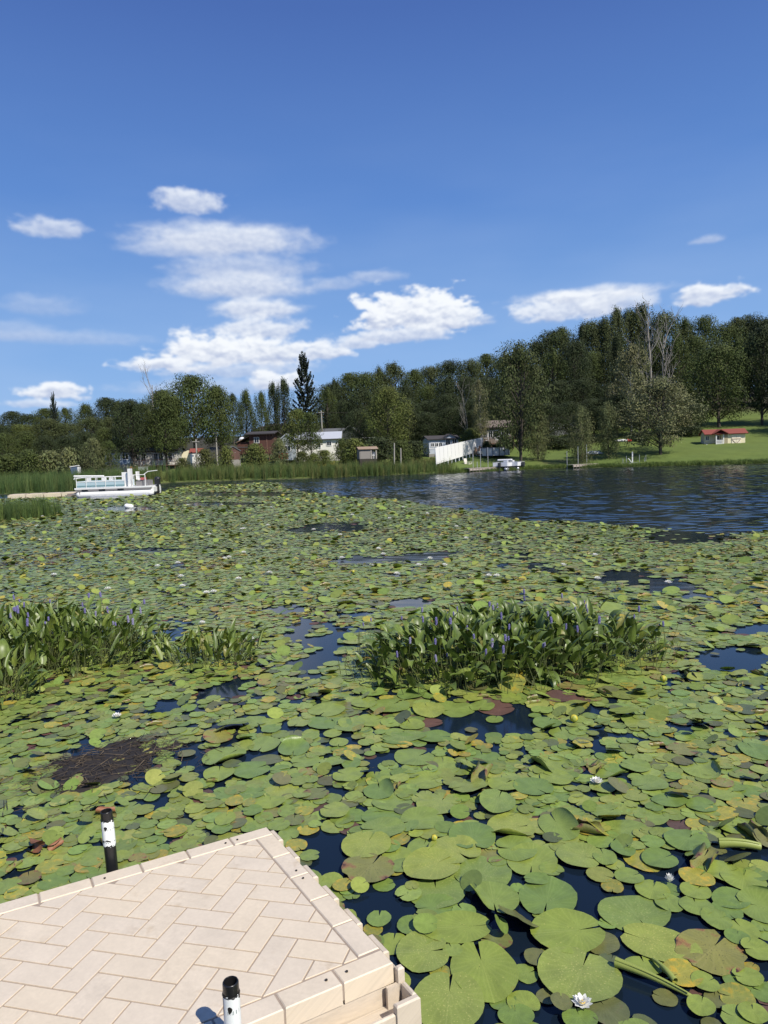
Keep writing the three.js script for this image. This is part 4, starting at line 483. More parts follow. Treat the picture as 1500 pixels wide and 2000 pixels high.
{
  const yaw = 1.0496, X = new THREE.Vector3(Math.cos(yaw), Math.tan(0.0558), Math.sin(yaw)).normalize(), Z = new THREE.Vector3(-Math.sin(yaw), Math.tan(0.0166), Math.cos(yaw)); const Y = Z.clone().cross(X).normalize(); Z.copy(X).cross(Y).normalize();
  dock.quaternion.setFromRotationMatrix(new THREE.Matrix4().makeBasis(X, Y, Z));
  const R = rng(31), rect = (u0, u1, v0, v1) => [[u0, v0], [u1, v0], [u1, v1], [u0, v1]], gp = 0.0034;
  mesh('deck_base', box(DL - 0.01, 0.05, DW - 0.01, DL / 2, -0.0285, DW / 2), grooveMat, dock);
  const W = 0.0975, P0 = -0.317, Q0 = 0.372, s2 = Math.SQRT1_2;
  const toUV = (p, q) => { const P = P0 + p * W, Q = Q0 + q * W; return [(P + Q) * s2, (Q - P) * s2]; };
  for (let x = -24; x < 16; x++) for (let y = -8; y < 26; y++) {
    const m = (((x - y) % 4) + 4) % 4; let a = null; const e = gp / W; if (m === 0) a = [x + e, x + 2 - e, y + e, y + 1 - e]; else if (m === 3) a = [x + e, x + 1 - e, y + e, y + 2 - e]; else continue;
    const c = clipRect([toUV(a[0], a[2]), toUV(a[1], a[2]), toUV(a[1], a[3]), toUV(a[0], a[3])], BW + gp, DL - BW - gp, BW + gp, DW - BW);
    if (!c) continue; let A = 0; c.forEach((p, i) => { const q = c[(i + 1) % c.length]; A += p[0] * q[1] - q[0] * p[1]; }); if (Math.abs(A) < 0.0006) continue;
    const cl = c.filter((p, i) => { const q = c[(i + 1) % c.length]; return Math.hypot(p[0] - q[0], p[1] - q[1]) > 0.004; }); if (cl.length < 3) continue;
    mesh('paver', slab(cl, (R() - 0.5) * 0.0008, -0.007, 0.0008, Math.floor(R() * 40) * 0.13), plastic[Math.floor(R() * 3)], dock);
  }
  const border = (u0, u1, v0, v1) => mesh('border_block', slab(rect(u0 + gp, u1 - gp, v0 + gp, v1 - gp), 0.0006, -0.065, 0.0032, Math.floor(R() * 40) * 0.17), plastic[Math.floor(R() * 3)], dock);
  let v = 0.1839; border(-0.002, BW, 0, v); for (; v < DW - 0.01; v += ST) border(-0.002, BW, v, Math.min(DW, v + ST));
  let u = 0.2924; border(BW, u, 0, BW); for (; u < DL - BW - 0.01; u += ST) border(u, Math.min(DL - BW, u + ST), 0, BW);
  v = 0.1839; border(DL - BW, DL, 0, v); for (; v < DW - 0.01; v += ST) border(DL - BW, DL, v, Math.min(DW, v + ST));
  // screw holes in pairs beside some joints
  const hole = M(0.03, 0.025, 0.02, 0.9); for (const [a, b] of [[DL - 0.045, 0.150], [DL - 0.045, 0.222], [0.047, 0.158], [0.047, 0.212], [0.45, 0.042], [0.52, 0.042], [0.047, 0.72]]) mesh('screw_hole', new THREE.CylinderGeometry(0.0045, 0.0045, 0.003, 10).translate(a, 0.0035, b), hole, dock);
  // float body: ledge, channel, outer wall with ribs
  mesh('float_body', merge([box(DL - 0.02, 0.5, DW - 0.02, DL / 2, -0.32, DW / 2)]), plasticSide, dock);
  mesh('channel_floor', box(0.11, 0.03, DW, DL + 0.05, -0.145, DW / 2), plasticSide, dock);
  const scallop = (u0, u1, v0, v1, top, axis) => { const c = 0.012; mesh('wall_panel', slab(rect(u0, u1, v0, v1), top, -0.6, 0.005, R()), plasticSide, dock); };
  for (let q = -0.025, i = 0; q < DW; i++) { const wdt = i % 2 ? 0.13 : i === 0 ? 0.085 : 0.115; scallop(DL + 0.088, DL + (i % 2 ? 0.103 : 0.112), q, Math.min(DW, q + wdt), i === 0 ? -0.055 : i % 2 ? -0.082 : -0.068, 0); q += wdt; }
  scallop(DL + 0.02, DL + 0.0875, -0.026, -0.010, -0.056, 1); mesh('corner_web', box(0.012, 0.08, 0.05, DL + 0.012, -0.1, 0.015), plasticSide, dock);
  for (let q = 0.02, i = 0; q < DL; i++) { const wdt = i % 2 ? 0.075 : 0.115; scallop(q, Math.min(DL + 0.018, q + wdt), i % 2 ? -0.014 : -0.026, -0.0015, i % 2 ? -0.022 : -0.012, 1); q += wdt; }
}
dock.updateMatrixWorld(true);
// mooring pipes: black with a torn white sticker
const stickerTex = dataTex(256, 256, (u, v) => { const t = 0.09 * nz(u * 9, v * 9, 3) + 0.07 * nz(u * 22, v * 22, 5), torn = v + t > 0.96 || v + t < 0.05 || (u > 0.42 && u < 0.5 && v > 0.55) || nz(u * 7, v * 6, 9) > 0.42 || (u > 0.14 && u < 0.24 && v > 0.42 && v < 0.58); const print = (Math.floor(v * 28) % 5 < 2 && v < 0.3 && nz(u * 40, Math.floor(v * 28)) > 0.05) || (v > 0.62 && v < 0.7 && nz(u * 50, 2) > 0.15); return torn ? [0.1, 0.1, 0.1] : print ? [0.45, 0.5, 0.5] : [0.9, 0.91, 0.9]; });
const pipeBlack = M(0.012, 0.012, 0.013, 0.32), pipeScuff = M(1, 1, 1, 0.5, { map: stickerTex });
function pipe(label, base, top, r, s0, s1, lean) {
  const o = thing('mooring_pipe', label, 'pipe', [base.x, base.y - 1.6, base.z], 0), H = top - base.y + 1.6; o.rotation.z = lean;
  const prof = [[r, 0], [r, H - 0.004], [r - 0.002, H], [r - 0.005, H - 0.001], [r - 0.006, H - 0.12], [0.0005, H - 0.12]].map((p) => new THREE.Vector2(...p)); mesh('tube', new THREE.LatheGeometry(prof, 24), pipeBlack, o);
  mesh('sticker', new THREE.CylinderGeometry(r + 0.0012, r + 0.0012, s1 - s0, 24, 1, true).rotateY(2.2).translate(0, H - (s0 + s1) / 2, 0), pipeScuff, o); mesh('collar', new THREE.TorusGeometry(r + 0.001, 0.0016, 6, 20).rotateX(Math.PI / 2).translate(0, H - 0.035, 0), pipeBlack, o); return o;
}
{
  const solve = (u, px, y) => { let best = null; for (let v = 0; v < 2; v += 0.002) { const p = dock.localToWorld(new THREE.Vector3(u, y, v)), q = toPixel(p); if (!best || Math.abs(q[0] - px) < best[0]) best = [Math.abs(q[0] - px), p, q]; } return best; };
  const topFor = (p, py) => { let y = p.y; for (; y < p.y + 1.2; y += 0.002) if (toPixel(new THREE.Vector3(p.x, y, p.z))[1] <= py) break; return y; };
  const a = solve(-0.045, 243, 0)[1], b = solve(DL + 0.045, 457, 0)[1];
  pipe('black mooring pipe with a white sticker on the far side of the dock', a, topFor(a, 1582), 0.0245, 0.035, 0.155, 0.035); pipe('mooring pipe with a white sticker and black rim at the near dock edge', b, topFor(b, 1917), 0.0225, 0.03, 0.17, 0);
}

// ---------- lily pads ----------
const toS = (c) => c.map((q) => Math.pow(clamp(q), 1 / 2.2));
const PADCOL = { green: [0.182, 0.245, 0.046], speck: [0.210, 0.260, 0.052], olive: [0.115, 0.130, 0.045], yellow: [0.26, 0.26, 0.045], brown: [0.19, 0.195, 0.05], dead: [0.095, 0.050, 0.034] };
function padTexture(kind, seed) {
  const R = rng(seed), dots = []; const nd = { green: 40, speck: 420, olive: 30, yellow: 120, brown: 160, dead: 30 }[kind];
  for (let i = 0; i < nd; i++) { const cl = kind === 'speck' ? [0.3 * (R() - 0.5), 0.3 * (R() - 0.5)] : [0, 0]; dots.push([0.5 + cl[0] + (R() - 0.5) * (i % 3 ? 0.95 : 0.4), 0.5 + cl[1] + (R() - 0.5) * (i % 3 ? 0.9 : 0.4), 0.003 + R() ** 2 * 0.007, R()]); }
  const grid = new Map(); for (const d of dots) for (let a = -1; a <= 1; a++) for (let b = -1; b <= 1; b++) { const k = (Math.floor(d[0] * 32) + a) * 100 + Math.floor(d[1] * 32) + b; if (!grid.has(k)) grid.set(k, []); grid.get(k).push(d); }
  return dataTex(256, 256, (u, v) => {
    const x = u * 2 - 1, y = v * 2 - 1, dx = x - 0.3, dy = y, a = Math.atan2(dy, dx), r = Math.hypot(dx, dy), w = a + 0.06 * nz(x * 3, y * 3, seed);
    let c = PADCOL[kind].slice(); const n = fbm(x * 2.2 + seed, y * 2.2, seed, 4), f = nz(x * 26, y * 26, seed), rim = Math.hypot(x, y / 0.86);
    c = c.map((q, i) => q * (1 + 0.30 * n + 0.10 * f));
    const k = 13, vd = Math.abs(((w * k / Math.PI / 2 * 2 + 100) % 1) - 0.5) * r / k * 6, vein = Math.exp(-((vd / 0.05) ** 2)) * ss(0.02, 0.12, r) * 0.5, midrib = Math.exp(-((dy / 0.018) ** 2)) * (dx < 0 ? 0.8 : 0);
    const vv = Math.max(vein * 0.45, midrib * 0.6); c = [c[0] * (1 + 0.5 * vv), c[1] * (1 + 0.38 * vv), c[2] * (1 + 0.9 * vv)];
    const blot = kind === 'yellow' ? ss(-0.05, 0.3, n + 0.3 * (rim - 0.6)) : kind === 'brown' ? ss(0.10, 0.32, n + 0.45 * (rim - 0.75)) : kind === 'olive' ? ss(0.1, 0.5, n) * 0.4 : kind === 'green' ? ss(0.30, 0.42, n + 0.25 * (rim - 0.9)) * 0.5 : ss(0.34, 0.45, n) * 0.4;
    const bc = kind === 'yellow' ? [0.42, 0.31, 0.035] : kind === 'olive' ? [0.12, 0.07, 0.045] : kind === 'brown' ? [0.22, 0.125, 0.055] : [0.20, 0.20, 0.04]; c = c.map((q, i) => lerp(q, bc[i] * (1 + 0.4 * f), blot));
    if (kind === 'brown') { const b2 = ss(0.36, 0.5, n + 0.5 * (rim - 0.75)); c = c.map((q, i) => lerp(q, [0.07, 0.03, 0.022][i], b2)); }
    for (const d of grid.get(Math.floor(u * 32) * 100 + Math.floor(v * 32)) ?? []) { const q = Math.hypot(u - d[0], v - d[1]) / d[2]; if (q < 1) { const pale = kind === 'speck' || (kind === 'green' && d[3] < 0.6), t = ss(1, 0.5, q) * 0.85; c = c.map((z, i) => lerp(z, pale ? [0.42, 0.42, 0.13][i] : [0.035, 0.03, 0.015][i], t)); } }
    return toS(c);
  });
}
const padMat = {}; let si = 1; for (const k of Object.keys(PADCOL)) padMat[k] = [0, 1].slice(0, k === 'green' || k === 'speck' ? 2 : 1).map(() => M(1, 1, 1, k === 'dead' ? 0.6 : 0.36, { map: padTexture(k, 7 + si++), bumpMap: grainBump, bumpScale: 0.0012 })).flatMap((m) => [[1, 1, 1], [1.16, 1.1, 0.95], [0.80, 0.88, 0.92]].map((t) => { const q = m.clone(); q.color.setRGB(...t); return q; }));
function padGeo({ seg = 24, aspect = 0.86, notch = 0.06, cup = 0.02, wave = 0.015, k = 3, ph = 0, curls = [], rag = 0, seed = 1, rings = [0.4, 0.75, 0.93, 1], pointy = 0 }) {
  const P = [], U = [], I = [], pet = [0.3, 0], put = (x, z, y) => { let X = x, Z = z, Y = y; for (const [a, st, rad] of curls) { const ca = Math.cos(a), sa = Math.sin(a), s = X * ca + Z * sa; if (s > st) { const t = Math.min((s - st) / rad, 4.4), ns = st + rad * Math.sin(t) - s; X += ns * ca; Z += ns * sa; Y += rad * (1 - Math.cos(t)); } } P.push(X, Y, Z); U.push(0.5 + x * 0.5, 0.5 + z * 0.5); };
  put(pet[0], pet[1], -0.005);
  for (const r of rings) for (let i = 0; i <= seg; i++) { const f = notch + (2 * Math.PI - 2 * notch) * i / seg, e = Math.min(f - notch, 2 * Math.PI - notch - f), round = 1 - 0.13 * Math.exp(-e / 0.10) - rag * Math.max(0, nz(Math.cos(f) * 3.2 + seed, Math.sin(f) * 3.2, seed)) - rag * 0.25 * Math.abs(nz(f * 9, seed)), ox = Math.cos(f) * (1 + (Math.cos(f) < 0 ? pointy : 0)) * round, oz = aspect * Math.sin(f) * round * (pointy && Math.cos(f) < 0 ? 1 - pointy * 0.6 * Math.cos(f) ** 2 : 1); put(pet[0] + (ox - pet[0]) * r, pet[1] + (oz - pet[1]) * r, cup * r * r + wave * r * r * r * Math.sin(k * f + ph) + 0.4 * wave * r * r * Math.sin((k * 2 + 1) * f + ph * 2)); }
  const n = seg + 1; for (let i = 0; i < seg; i++) I.push(0, 2 + i, 1 + i); for (let j = 0; j + 1 < rings.length; j++) for (let i = 0; i < seg; i++) { const a = 1 + j * n + i, b = a + n; I.push(a, a + 1, b, a + 1, b + 1, b); }
  const g = new THREE.BufferGeometry(); g.setAttribute('position', new THREE.Float32BufferAttribute(P, 3)); g.setAttribute('uv', new THREE.Float32BufferAttribute(U, 2)); g.setIndex(I); g.computeVertexNormals(); return g;
}
const padBig = [padGeo({ ph: 0, wave: 0.028, cup: 0.03 }), padGeo({ ph: 1.3, wave: 0.04, notch: 0.09, aspect: 0.9 }), padGeo({ ph: 2.6, wave: 0.035, k: 4, aspect: 0.82, rag: 0.05, seed: 3 }), padGeo({ ph: 4, wave: 0.05, k: 2, notch: 0.04, cup: 0.035 })];
const padRag = [padGeo({ ph: 1, wave: 0.03, rag: 0.3, seed: 5 }), padGeo({ ph: 2, wave: 0.035, rag: 0.4, seed: 9, k: 4 })];
const padCurl = [padGeo({ curls: [[1.8, 0.42, 0.22]], wave: 0.02 }), padGeo({ curls: [[-1.5, 0.35, 0.25], [1.6, 0.6, 0.2]], wave: 0.02 }), padGeo({ curls: [[3.0, 0.5, 0.28]], wave: 0.03 }), padGeo({ curls: [[1.3, 0.1, 0.55]], wave: 0.02 })];
const padBoat = [padGeo({ curls: [[1.57, 0.12, 0.24], [-1.57, 0.12, 0.24]], wave: 0.05, k: 5, rag: 0.15, seed: 2 }), padGeo({ curls: [[1.57, 0.2, 0.3], [-1.57, 0.05, 0.22]], wave: 0.06, k: 4, rag: 0.2, seed: 8 })];
const padPoint = padGeo({ pointy: 0.16, notch: 0.02, wave: 0.012, aspect: 0.74 });
const padSmall = [padGeo({ seg: 16, rings: [0.55, 1], notch: 0.07, aspect: 0.93, wave: 0.012 }), padGeo({ seg: 16, rings: [0.55, 1], notch: 0.12, aspect: 0.9, wave: 0.03, ph: 2 }), padGeo({ seg: 16, rings: [0.55, 1], notch: 0.05, aspect: 0.86, wave: 0.04, k: 2, ph: 1, cup: 0.05 })];
padSmall.push(padBoat[0]);
const hand = [];
const listA = [[105, 155, 82, 32, 20, 'green'], [280, 185, 82, 36, 200, 'speck', 't'], [180, 95, 65, 35, 90, 'green'], [160, 250, 82, 45, 60, 'speck'], [92, 315, 90, 42, 200, 'green'], [400, 255, 70, 45, 70, 'speck', 't'], [545, 185, 75, 38, 300, 'green'], [420, 175, 55, 28, 30, 'green'], [640, 150, 70, 28, 140, 'green'], [655, 212, 50, 22, 0, 'green'], [740, 235, 60, 18, 220, 'speck'], [620, 92, 78, 42, 100, 'green', 'c'], [1230, 108, 82, 38, 90, 'green', 'c'], [1020, 170, 75, 28, 200, 'speck'], [830, 182, 60, 24, 40, 'speck'], [296, 384, 91, 54, 270, 'green'], [225, 442, 98, 56, 300, 'speck'], [130, 508, 118, 60, 30, 'speck'], [94, 425, 60, 44, 80, 'green', 'c'], [340, 530, 103, 68, 240, 'speck'], [540, 480, 100, 64, 255, 'green'], [455, 345, 98, 52, 0, 'speck', 'c'], [475, 432, 85, 45, 180, 'green'], [650, 345, 80, 70, 90, 'green', 'c'], [730, 465, 92, 45, 330, 'speck'], [835, 472, 50, 30, 90, 'green'], [840, 290, 60, 30, 20, 'green'], [910, 350, 100, 35, 180, 'green'], [1025, 300, 70, 28, 200, 'green'], [935, 545, 58, 30, 20, 'green'], [1030, 600, 65, 36, 60, 'green'], [1100, 655, 55, 32, 100, 'green'], [1208, 668, 65, 32, 80, 'green'], [1205, 610, 62, 30, 40, 'green'], [1170, 405, 72, 45, 45, 'green'], [910, 440, 45, 32, 10, 'green'], [985, 470, 70, 45, 10, 'yellow'], [150, 610, 118, 58, 90, 'speck'], [150, 668, 90, 42, 190, 'green'], [605, 628, 120, 76, 250, 'green'], [380, 635, 108, 58, 262, 'green', 'c'], [485, 730, 82, 66, 150, 'olive', 'u'], [242, 758, 137, 64, 0, 'green', 'p'], [412, 775, 36, 62, 90, 'green', 'f'], [685, 778, 152, 75, 5, 'green'], [955, 690, 150, 62, 280, 'speck'], [818, 812, 76, 46, 190, 'olive'], [1050, 815, 155, 70, 150, 'speck', 'p'], [1262, 850, 150, 75, 40, 'brown', 'r'], [95, 855, 110, 75, 5, 'speck'], [345, 930, 130, 105, 95, 'green'], [200, 1060, 145, 105, 80, 'speck'], [733, 955, 172, 95, 60, 'speck'], [560, 885, 48, 32, 30, 'olive'], [515, 937, 45, 45, 20, 'green'], [420, 1045, 55, 40, 60, 'green'], [505, 1060, 60, 45, 300, 'green'], [475, 1112, 75, 38, 90, 'green'], [848, 1092, 80, 55, 110, 'olive'], [735, 1130, 72, 40, 90, 'green'], [1150, 945, 78, 45, 200, 'yellow'], [1245, 985, 50, 35, 20, 'green'], [1228, 1083, 52, 38, 60, 'green'], [1080, 1035, 50, 32, 150, 'olive'], [1375, 970, 58, 36, 80, 'green'], [1285, 1045, 42, 30, 70, 'olive'], [1370, 1035, 72, 42, 170, 'yellow'], [1400, 765, 60, 35, 100, 'green'], [1290, 722, 55, 40, 10, 'green'], [1375, 797, 50, 25, 60, 'green'], [1455, 850, 58, 38, 180, 'green'], [1440, 1112, 56, 35, 70, 'green'], [1490, 1012, 55, 36, 150, 'green'], [1000, 905, 88, 34, 90, 'green'], [860, 892, 52, 26, 60, 'olive'], [1490, 670, 110, 60, 170, 'green', 'c'], [1350, 640, 80, 34, 20, 'green'], [1400, 560, 85, 40, 60, 'green'], [1320, 530, 70, 36, 0, 'green'], [1210, 555, 60, 36, 30, 'yellow'], [660, 1085, 42, 30, 80, 'olive', 't'], [600, 1030, 45, 26, 10, 'olive'], [165, 935, 45, 30, 70, 'yellow', 'r'], [1330, 210, 70, 28, 30, 'green'], [1410, 255, 70, 26, 80, 'yellow'], [1310, 290, 75, 24, 200, 'yellow'], [1230, 260, 60, 26, 0, 'green'], [1100, 240, 70, 24, 90, 'green'], [960, 100, 60, 24, 150, 'green'], [1450, 40, 62, 32, 90, 'green'], [1440, 200, 55, 24, 10, 'green'], [340, 60, 75, 28, 90, 'green'], [60, 60, 70, 40, 30, 'green'], [860, 130, 65, 28, 0, 'green', 'c'], [1150, 30, 62, 24, 200, 'brown', 'r'], [560, 560, 55, 22, 180, 'green'], [1060, 480, 70, 36, 20, 'green']].map((e) => [780 + e[0] * 0.48, 1450 + e[1] * 0.48, e[2] * 0.48, e[3] * 0.48, ...e.slice(4)]);
const listB = [[530, 930, 165, 85, 70, 'speck'], [545, 1090, 190, 85, 60, 'brown', 'r'], [735, 995, 105, 95, 100, 'green'], [650, 720, 165, 50, 20, 'green'], [705, 635, 140, 55, 10, 'green'], [745, 220, 120, 38, 350, 'green'], [620, 565, 110, 52, 80, 'green', 'c'], [65, 930, 65, 45, 300, 'yellow'], [155, 1000, 70, 35, 0, 'speck', 'r'], [640, 820, 155, 58, 190, 'speck']].map((e) => [560 + e[0] * 0.2933, 1380 + e[1] * 0.2933, e[2] * 0.2933, e[3] * 0.2933, ...e.slice(4)]);
const listC = [[280, 195, 170, 55, 200, 'speck', 't'], [130, 310, 145, 55, 90, 'brown', 't'], [490, 140, 115, 55, 300, 'green'], [655, 165, 115, 55, 0, 'green'], [930, 150, 115, 75, 250, 'speck'], [1140, 165, 125, 60, 20, 'green'], [1190, 40, 190, 60, 250, 'green'], [1400, 200, 140, 55, 160, 'green'], [1250, 275, 95, 35, 0, 'green'], [650, 230, 100, 38, 60, 'green'], [860, 272, 110, 45, 90, 'olive'], [1030, 255, 90, 35, 180, 'green'], [580, 370, 155, 70, 260, 'green'], [390, 385, 100, 60, 0, 'speck'], [190, 490, 185, 90, 60, 'green', 'c'], [870, 410, 155, 90, 270, 'green', 'c'], [455, 625, 175, 85, 30, 'green'], [140, 665, 150, 70, 100, 'green'], [270, 575, 95, 38, 0, 'olive'], [620, 515, 170, 45, 0, 'olive'], [730, 610, 105, 38, 200, 'green'], [905, 635, 100, 38, 100, 'green'], [980, 535, 145, 60, 200, 'green'], [1145, 600, 90, 40, 60, 'green'], [1280, 540, 90, 45, 60, 'green'], [1430, 560, 100, 60, 90, 'green'], [1400, 680, 140, 75, 150, 'green'], [1310, 365, 95, 40, 270, 'green'], [1130, 325, 95, 30, 0, 'olive'], [750, 825, 175, 90, 110, 'speck'], [570, 735, 110, 60, 20, 'green'], [190, 850, 115, 55, 150, 'green'], [470, 850, 130, 55, 20, 'green'], [640, 940, 150, 55, 100, 'green'], [290, 935, 90, 50, 10, 'yellow'], [440, 950, 70, 50, 80, 'yellow'], [465, 1030, 100, 45, 200, 'green'], [110, 1012, 120, 48, 180, 'yellow'], [660, 1030, 95, 50, 270, 'brown', 'r'], [800, 1020, 90, 55, 10, 'green'], [540, 1165, 150, 50, 180, 'green'], [870, 1115, 110, 55, 90, 'brown', 'r'], [725, 1165, 120, 50, 60, 'green'], [170, 1205, 110, 45, 40, 'green'], [200, 1110, 100, 60, 90, 'green'], [1270, 1030, 140, 75, 160, 'speck'], [1250, 1165, 115, 60, 20, 'speck'], [1460, 1065, 110, 60, 200, 'green'], [1010, 1205, 110, 45, 90, 'yellow'], [820, 1250, 95, 55, 300, 'green'], [55, 930, 60, 45, 20, 'green'], [1130, 995, 150, 85, 0, 'dead'], [1410, 1180, 110, 55, 0, 'dead'], [1080, 860, 150, 50, 30, 'brown', 'r']].map((e) => [400 + e[0] / 5, 1380 + e[1] / 5, e[2] / 5, e[3] / 5, ...e.slice(4)]);
const listD = [[325, 585, 55, 25, 60, 'green'], [228, 637, 76, 38, 40, 'green'], [403, 655, 70, 38, 100, 'speck'], [520, 645, 80, 40, 200, 'green'], [640, 632, 57, 25, 250, 'green'], [770, 595, 42, 20, 280, 'green'], [600, 595, 45, 20, 0, 'speck'], [1015, 650, 55, 26, 250, 'speck'], [1080, 523, 55, 24, 200, 'green'], [440, 553, 60, 25, 20, 'green'], [120, 622, 62, 24, 0, 'green'], [700, 510, 45, 18, 60, 'green'], [930, 520, 50, 22, 0, 'green', 'c'], [1190, 455, 60, 22, 180, 'green', 't'], [1390, 325, 45, 25, 90, 'green', 'u'], [150, 700, 70, 28, 30, 'green'], [290, 770, 100, 25, 90, 'speck'], [430, 775, 80, 25, 0, 'green'], [60, 712, 60, 25, 100, 'green'], [1270, 670, 60, 25, 200, 'green', 't'], [930, 715, 60, 25, 60, 'green'], [1000, 752, 60, 25, 90, 'green'], [875, 675, 30, 10, 0, 'green'], [700, 640, 85, 30, 0, 'dead'], [1060, 600, 60, 24, 0, 'dead'], [400, 705, 70, 18, 0, 'dead'], [970, 590, 70, 26, 0, 'dead'], [1230, 210, 60, 20, 0, 'green', 't']].map((e) => [660 + e[0] / 2.273, 1100 + e[1] / 2.273, e[2] / 2.273, e[3] / 2.273, ...e.slice(4)]);
const LAND = [['the dock corner', 520, 1600], ['the long rolled leaf', 1275, 1930], ['the lowest white lily', 1137, 1958], ['the upright white lily', 1308, 1715], ['the far dock pipe', 240, 1650], ['the dark mud mat', 210, 1490], ['the pickerelweed island', 860, 1385], ['the dead curled leaf', 1145, 1620], ['the shrivelled cup leaf', 1165, 1525], ['the open water beside the dock', 640, 1665], ['the right picture edge', 1490, 1820]];
const near = (px, py) => LAND.reduce((b, l) => { const d = Math.hypot(px - l[1], (py - l[2]) * 1.4); return d < b[0] ? [d, l[0]] : b; }, [1e9, ''])[1];
const KINDW = { green: 'plain green lily', speck: 'pollen-speckled lily', olive: 'dark olive lily', yellow: 'yellowing lily', brown: 'brown-blotched lily', dead: 'sunken reddish lily' };
const FORMW = { c: 'with a curled edge', t: 'tilted out of the water', u: 'standing up half submerged', p: 'pointed at one end', f: 'folded upright', r: '' };
const PR = rng(2024); let pi = 0;
function padThing(px, py, a, b, nd, kind, form) {
  const c = onPlane(px, py, 0.01), q = toPixel(c), s = FOCAL / q[2], dep = Math.asin((EYE - 0.01) / Math.hypot(c.x, EYE, c.z)), ex = a / s, ez = clamp(b / (s * Math.sin(dep)), ex * 0.55, ex * 1.35), na = nd * Math.PI / 180;
  const along = Math.hypot(Math.cos(na) * ex, Math.sin(na) * ez), across = Math.hypot(Math.sin(na) * ex, Math.cos(na) * ez), geos = form === 'c' ? padCurl : form === 'r' ? padRag : form === 'p' ? [padPoint] : form === 'f' ? [padCurl[3]] : padBig, g = geos[Math.floor(PR() * geos.length)], mats = padMat[kind], y = kind === 'dead' ? 0.002 : 0.006 + (pi++ % 9) * 0.0022;
  const size = along > 0.135 ? 'large' : along > 0.095 ? 'medium' : 'small', where = near(px, py), lab = `${size} ${KINDW[kind]} pad ${FORMW[form] ?? ''} near ${where}`.replace(/\s+/g, ' ');
  const m = mesh('lily_pad', g, mats[Math.floor(PR() * mats.length)]); tag(m, lab, 'lily pad', 'lily pads near ' + where);
  m.position.set(c.x, y, c.z); m.rotation.set((PR() - 0.5) * 0.05, na, (PR() - 0.5) * 0.05, 'YXZ'); m.scale.set(along, (along + across) / 2, across / 0.86);
  if (form === 't') { m.rotation.x += 0.16; m.position.y += 0.02; } if (form === 'u') { m.rotation.set(0.55, na, 0.2, 'YXZ'); m.position.y += 0.02; } if (form === 'f') { m.rotation.set(0.9, na, 0, 'YXZ'); m.position.y += 0.03; } if (form === 'c') m.rotation.y += (PR() - 0.5) * 0.6;
  hand.push([c.x, c.z, along, across]); return m;
}
for (const l of [listA, listB, listC, listD]) for (const e of l) padThing(...e);
// rolled and shrivelled leaves
{
  const roll = (label, x0, y0, x1, y1, r0, r1, h0, h1) => { const a = onPlane(780 + x0 * 0.48, 1450 + y0 * 0.48, h0), b = onPlane(780 + x1 * 0.48, 1450 + y1 * 0.48, h1), o = thing('rolled_leaf', label, 'leaf', [a.x, a.y, a.z]), d = b.sub(a), pts = [0, 0.3, 0.65, 1].map((t) => [d.x * t, d.y * t + 0.01 * Math.sin(t * 3), d.z * t]); const mt = M(0.28, 0.33, 0.075, 0.45, { bumpMap: grainBump, bumpScale: 0.001 }); mesh('roll', limb(pts, r0, r1, 14), mt, o); mesh('rolled_edge', limb(pts.map((p) => [p[0] * 0.96 - 0.004, p[1] + r0 * 0.75, p[2] * 0.96 + r0 * 0.3]), r0 * 0.35, r1 * 0.3, 8), mt, o); };
  roll('long pale green lily leaf rolled into a tube over dark water', 880, 893, 1190, 1035, 0.020, 0.008, 0.035, 0.012); roll('short pale green rolled leaf lying above the long rolled one', 1032, 882, 1122, 972, 0.007, 0.013, 0.02, 0.03); roll('dark green rolled leaf reaching in from the right picture edge', 1300, 408, 1470, 425, 0.028, 0.02, 0.03, 0.03);
  const boats = [[765, 352, 62, 95, 'dead curled leaf with crinkled pale rim standing among green pads'], [800, 98, 45, 20, 'shrivelled cup-shaped leaf with brown rim above the white lily'], [1440, 365, 70, 150, 'curled leaf with a gnawed brown edge at the right picture edge'], [1232, 470, 80, 20, 'half-rolled leaf with scorched brown rim right of the dead curled leaf'], [335, 130, 75, 0, 'folded leaf with crinkled yellow rim left of the white lily']];
  boats.forEach(([x, y, a, rot, label], i) => { const c = onPlane(780 + x * 0.48, 1450 + y * 0.48, 0.03), s = FOCAL / toPixel(c)[2], m = mesh('shrivelled_leaf', padBoat[i % 2], padMat.brown[0]); tag(m, label, 'leaf'); m.position.copy(c); m.position.y = 0.02; m.rotation.set(0.1, rot * Math.PI / 180 * -1 + 1.2, 0.08, 'YXZ'); m.scale.setScalar(a * 0.48 / s * 1.15); });
  for (const [px, py, w, l] of [[205, 1585, 20, 'brown withered leaf hanging behind the far mooring pipe'], [75, 1650, 30, 'orange-red dying leaf left of the far mooring pipe'], [108, 1648, 16, 'upright reddish leaf tip left of the far mooring pipe']]) { const c = onPlane(px, py, 0.03), s = FOCAL / toPixel(c)[2], m = mesh('dead_leaf', padBoat[1], M(0.24, 0.10, 0.045, 0.6)); tag(m, l, 'leaf'); m.position.set(c.x, 0.03, c.z); m.rotation.set(0.9, px, 0.4, 'YXZ'); m.scale.setScalar(w / s); }
}
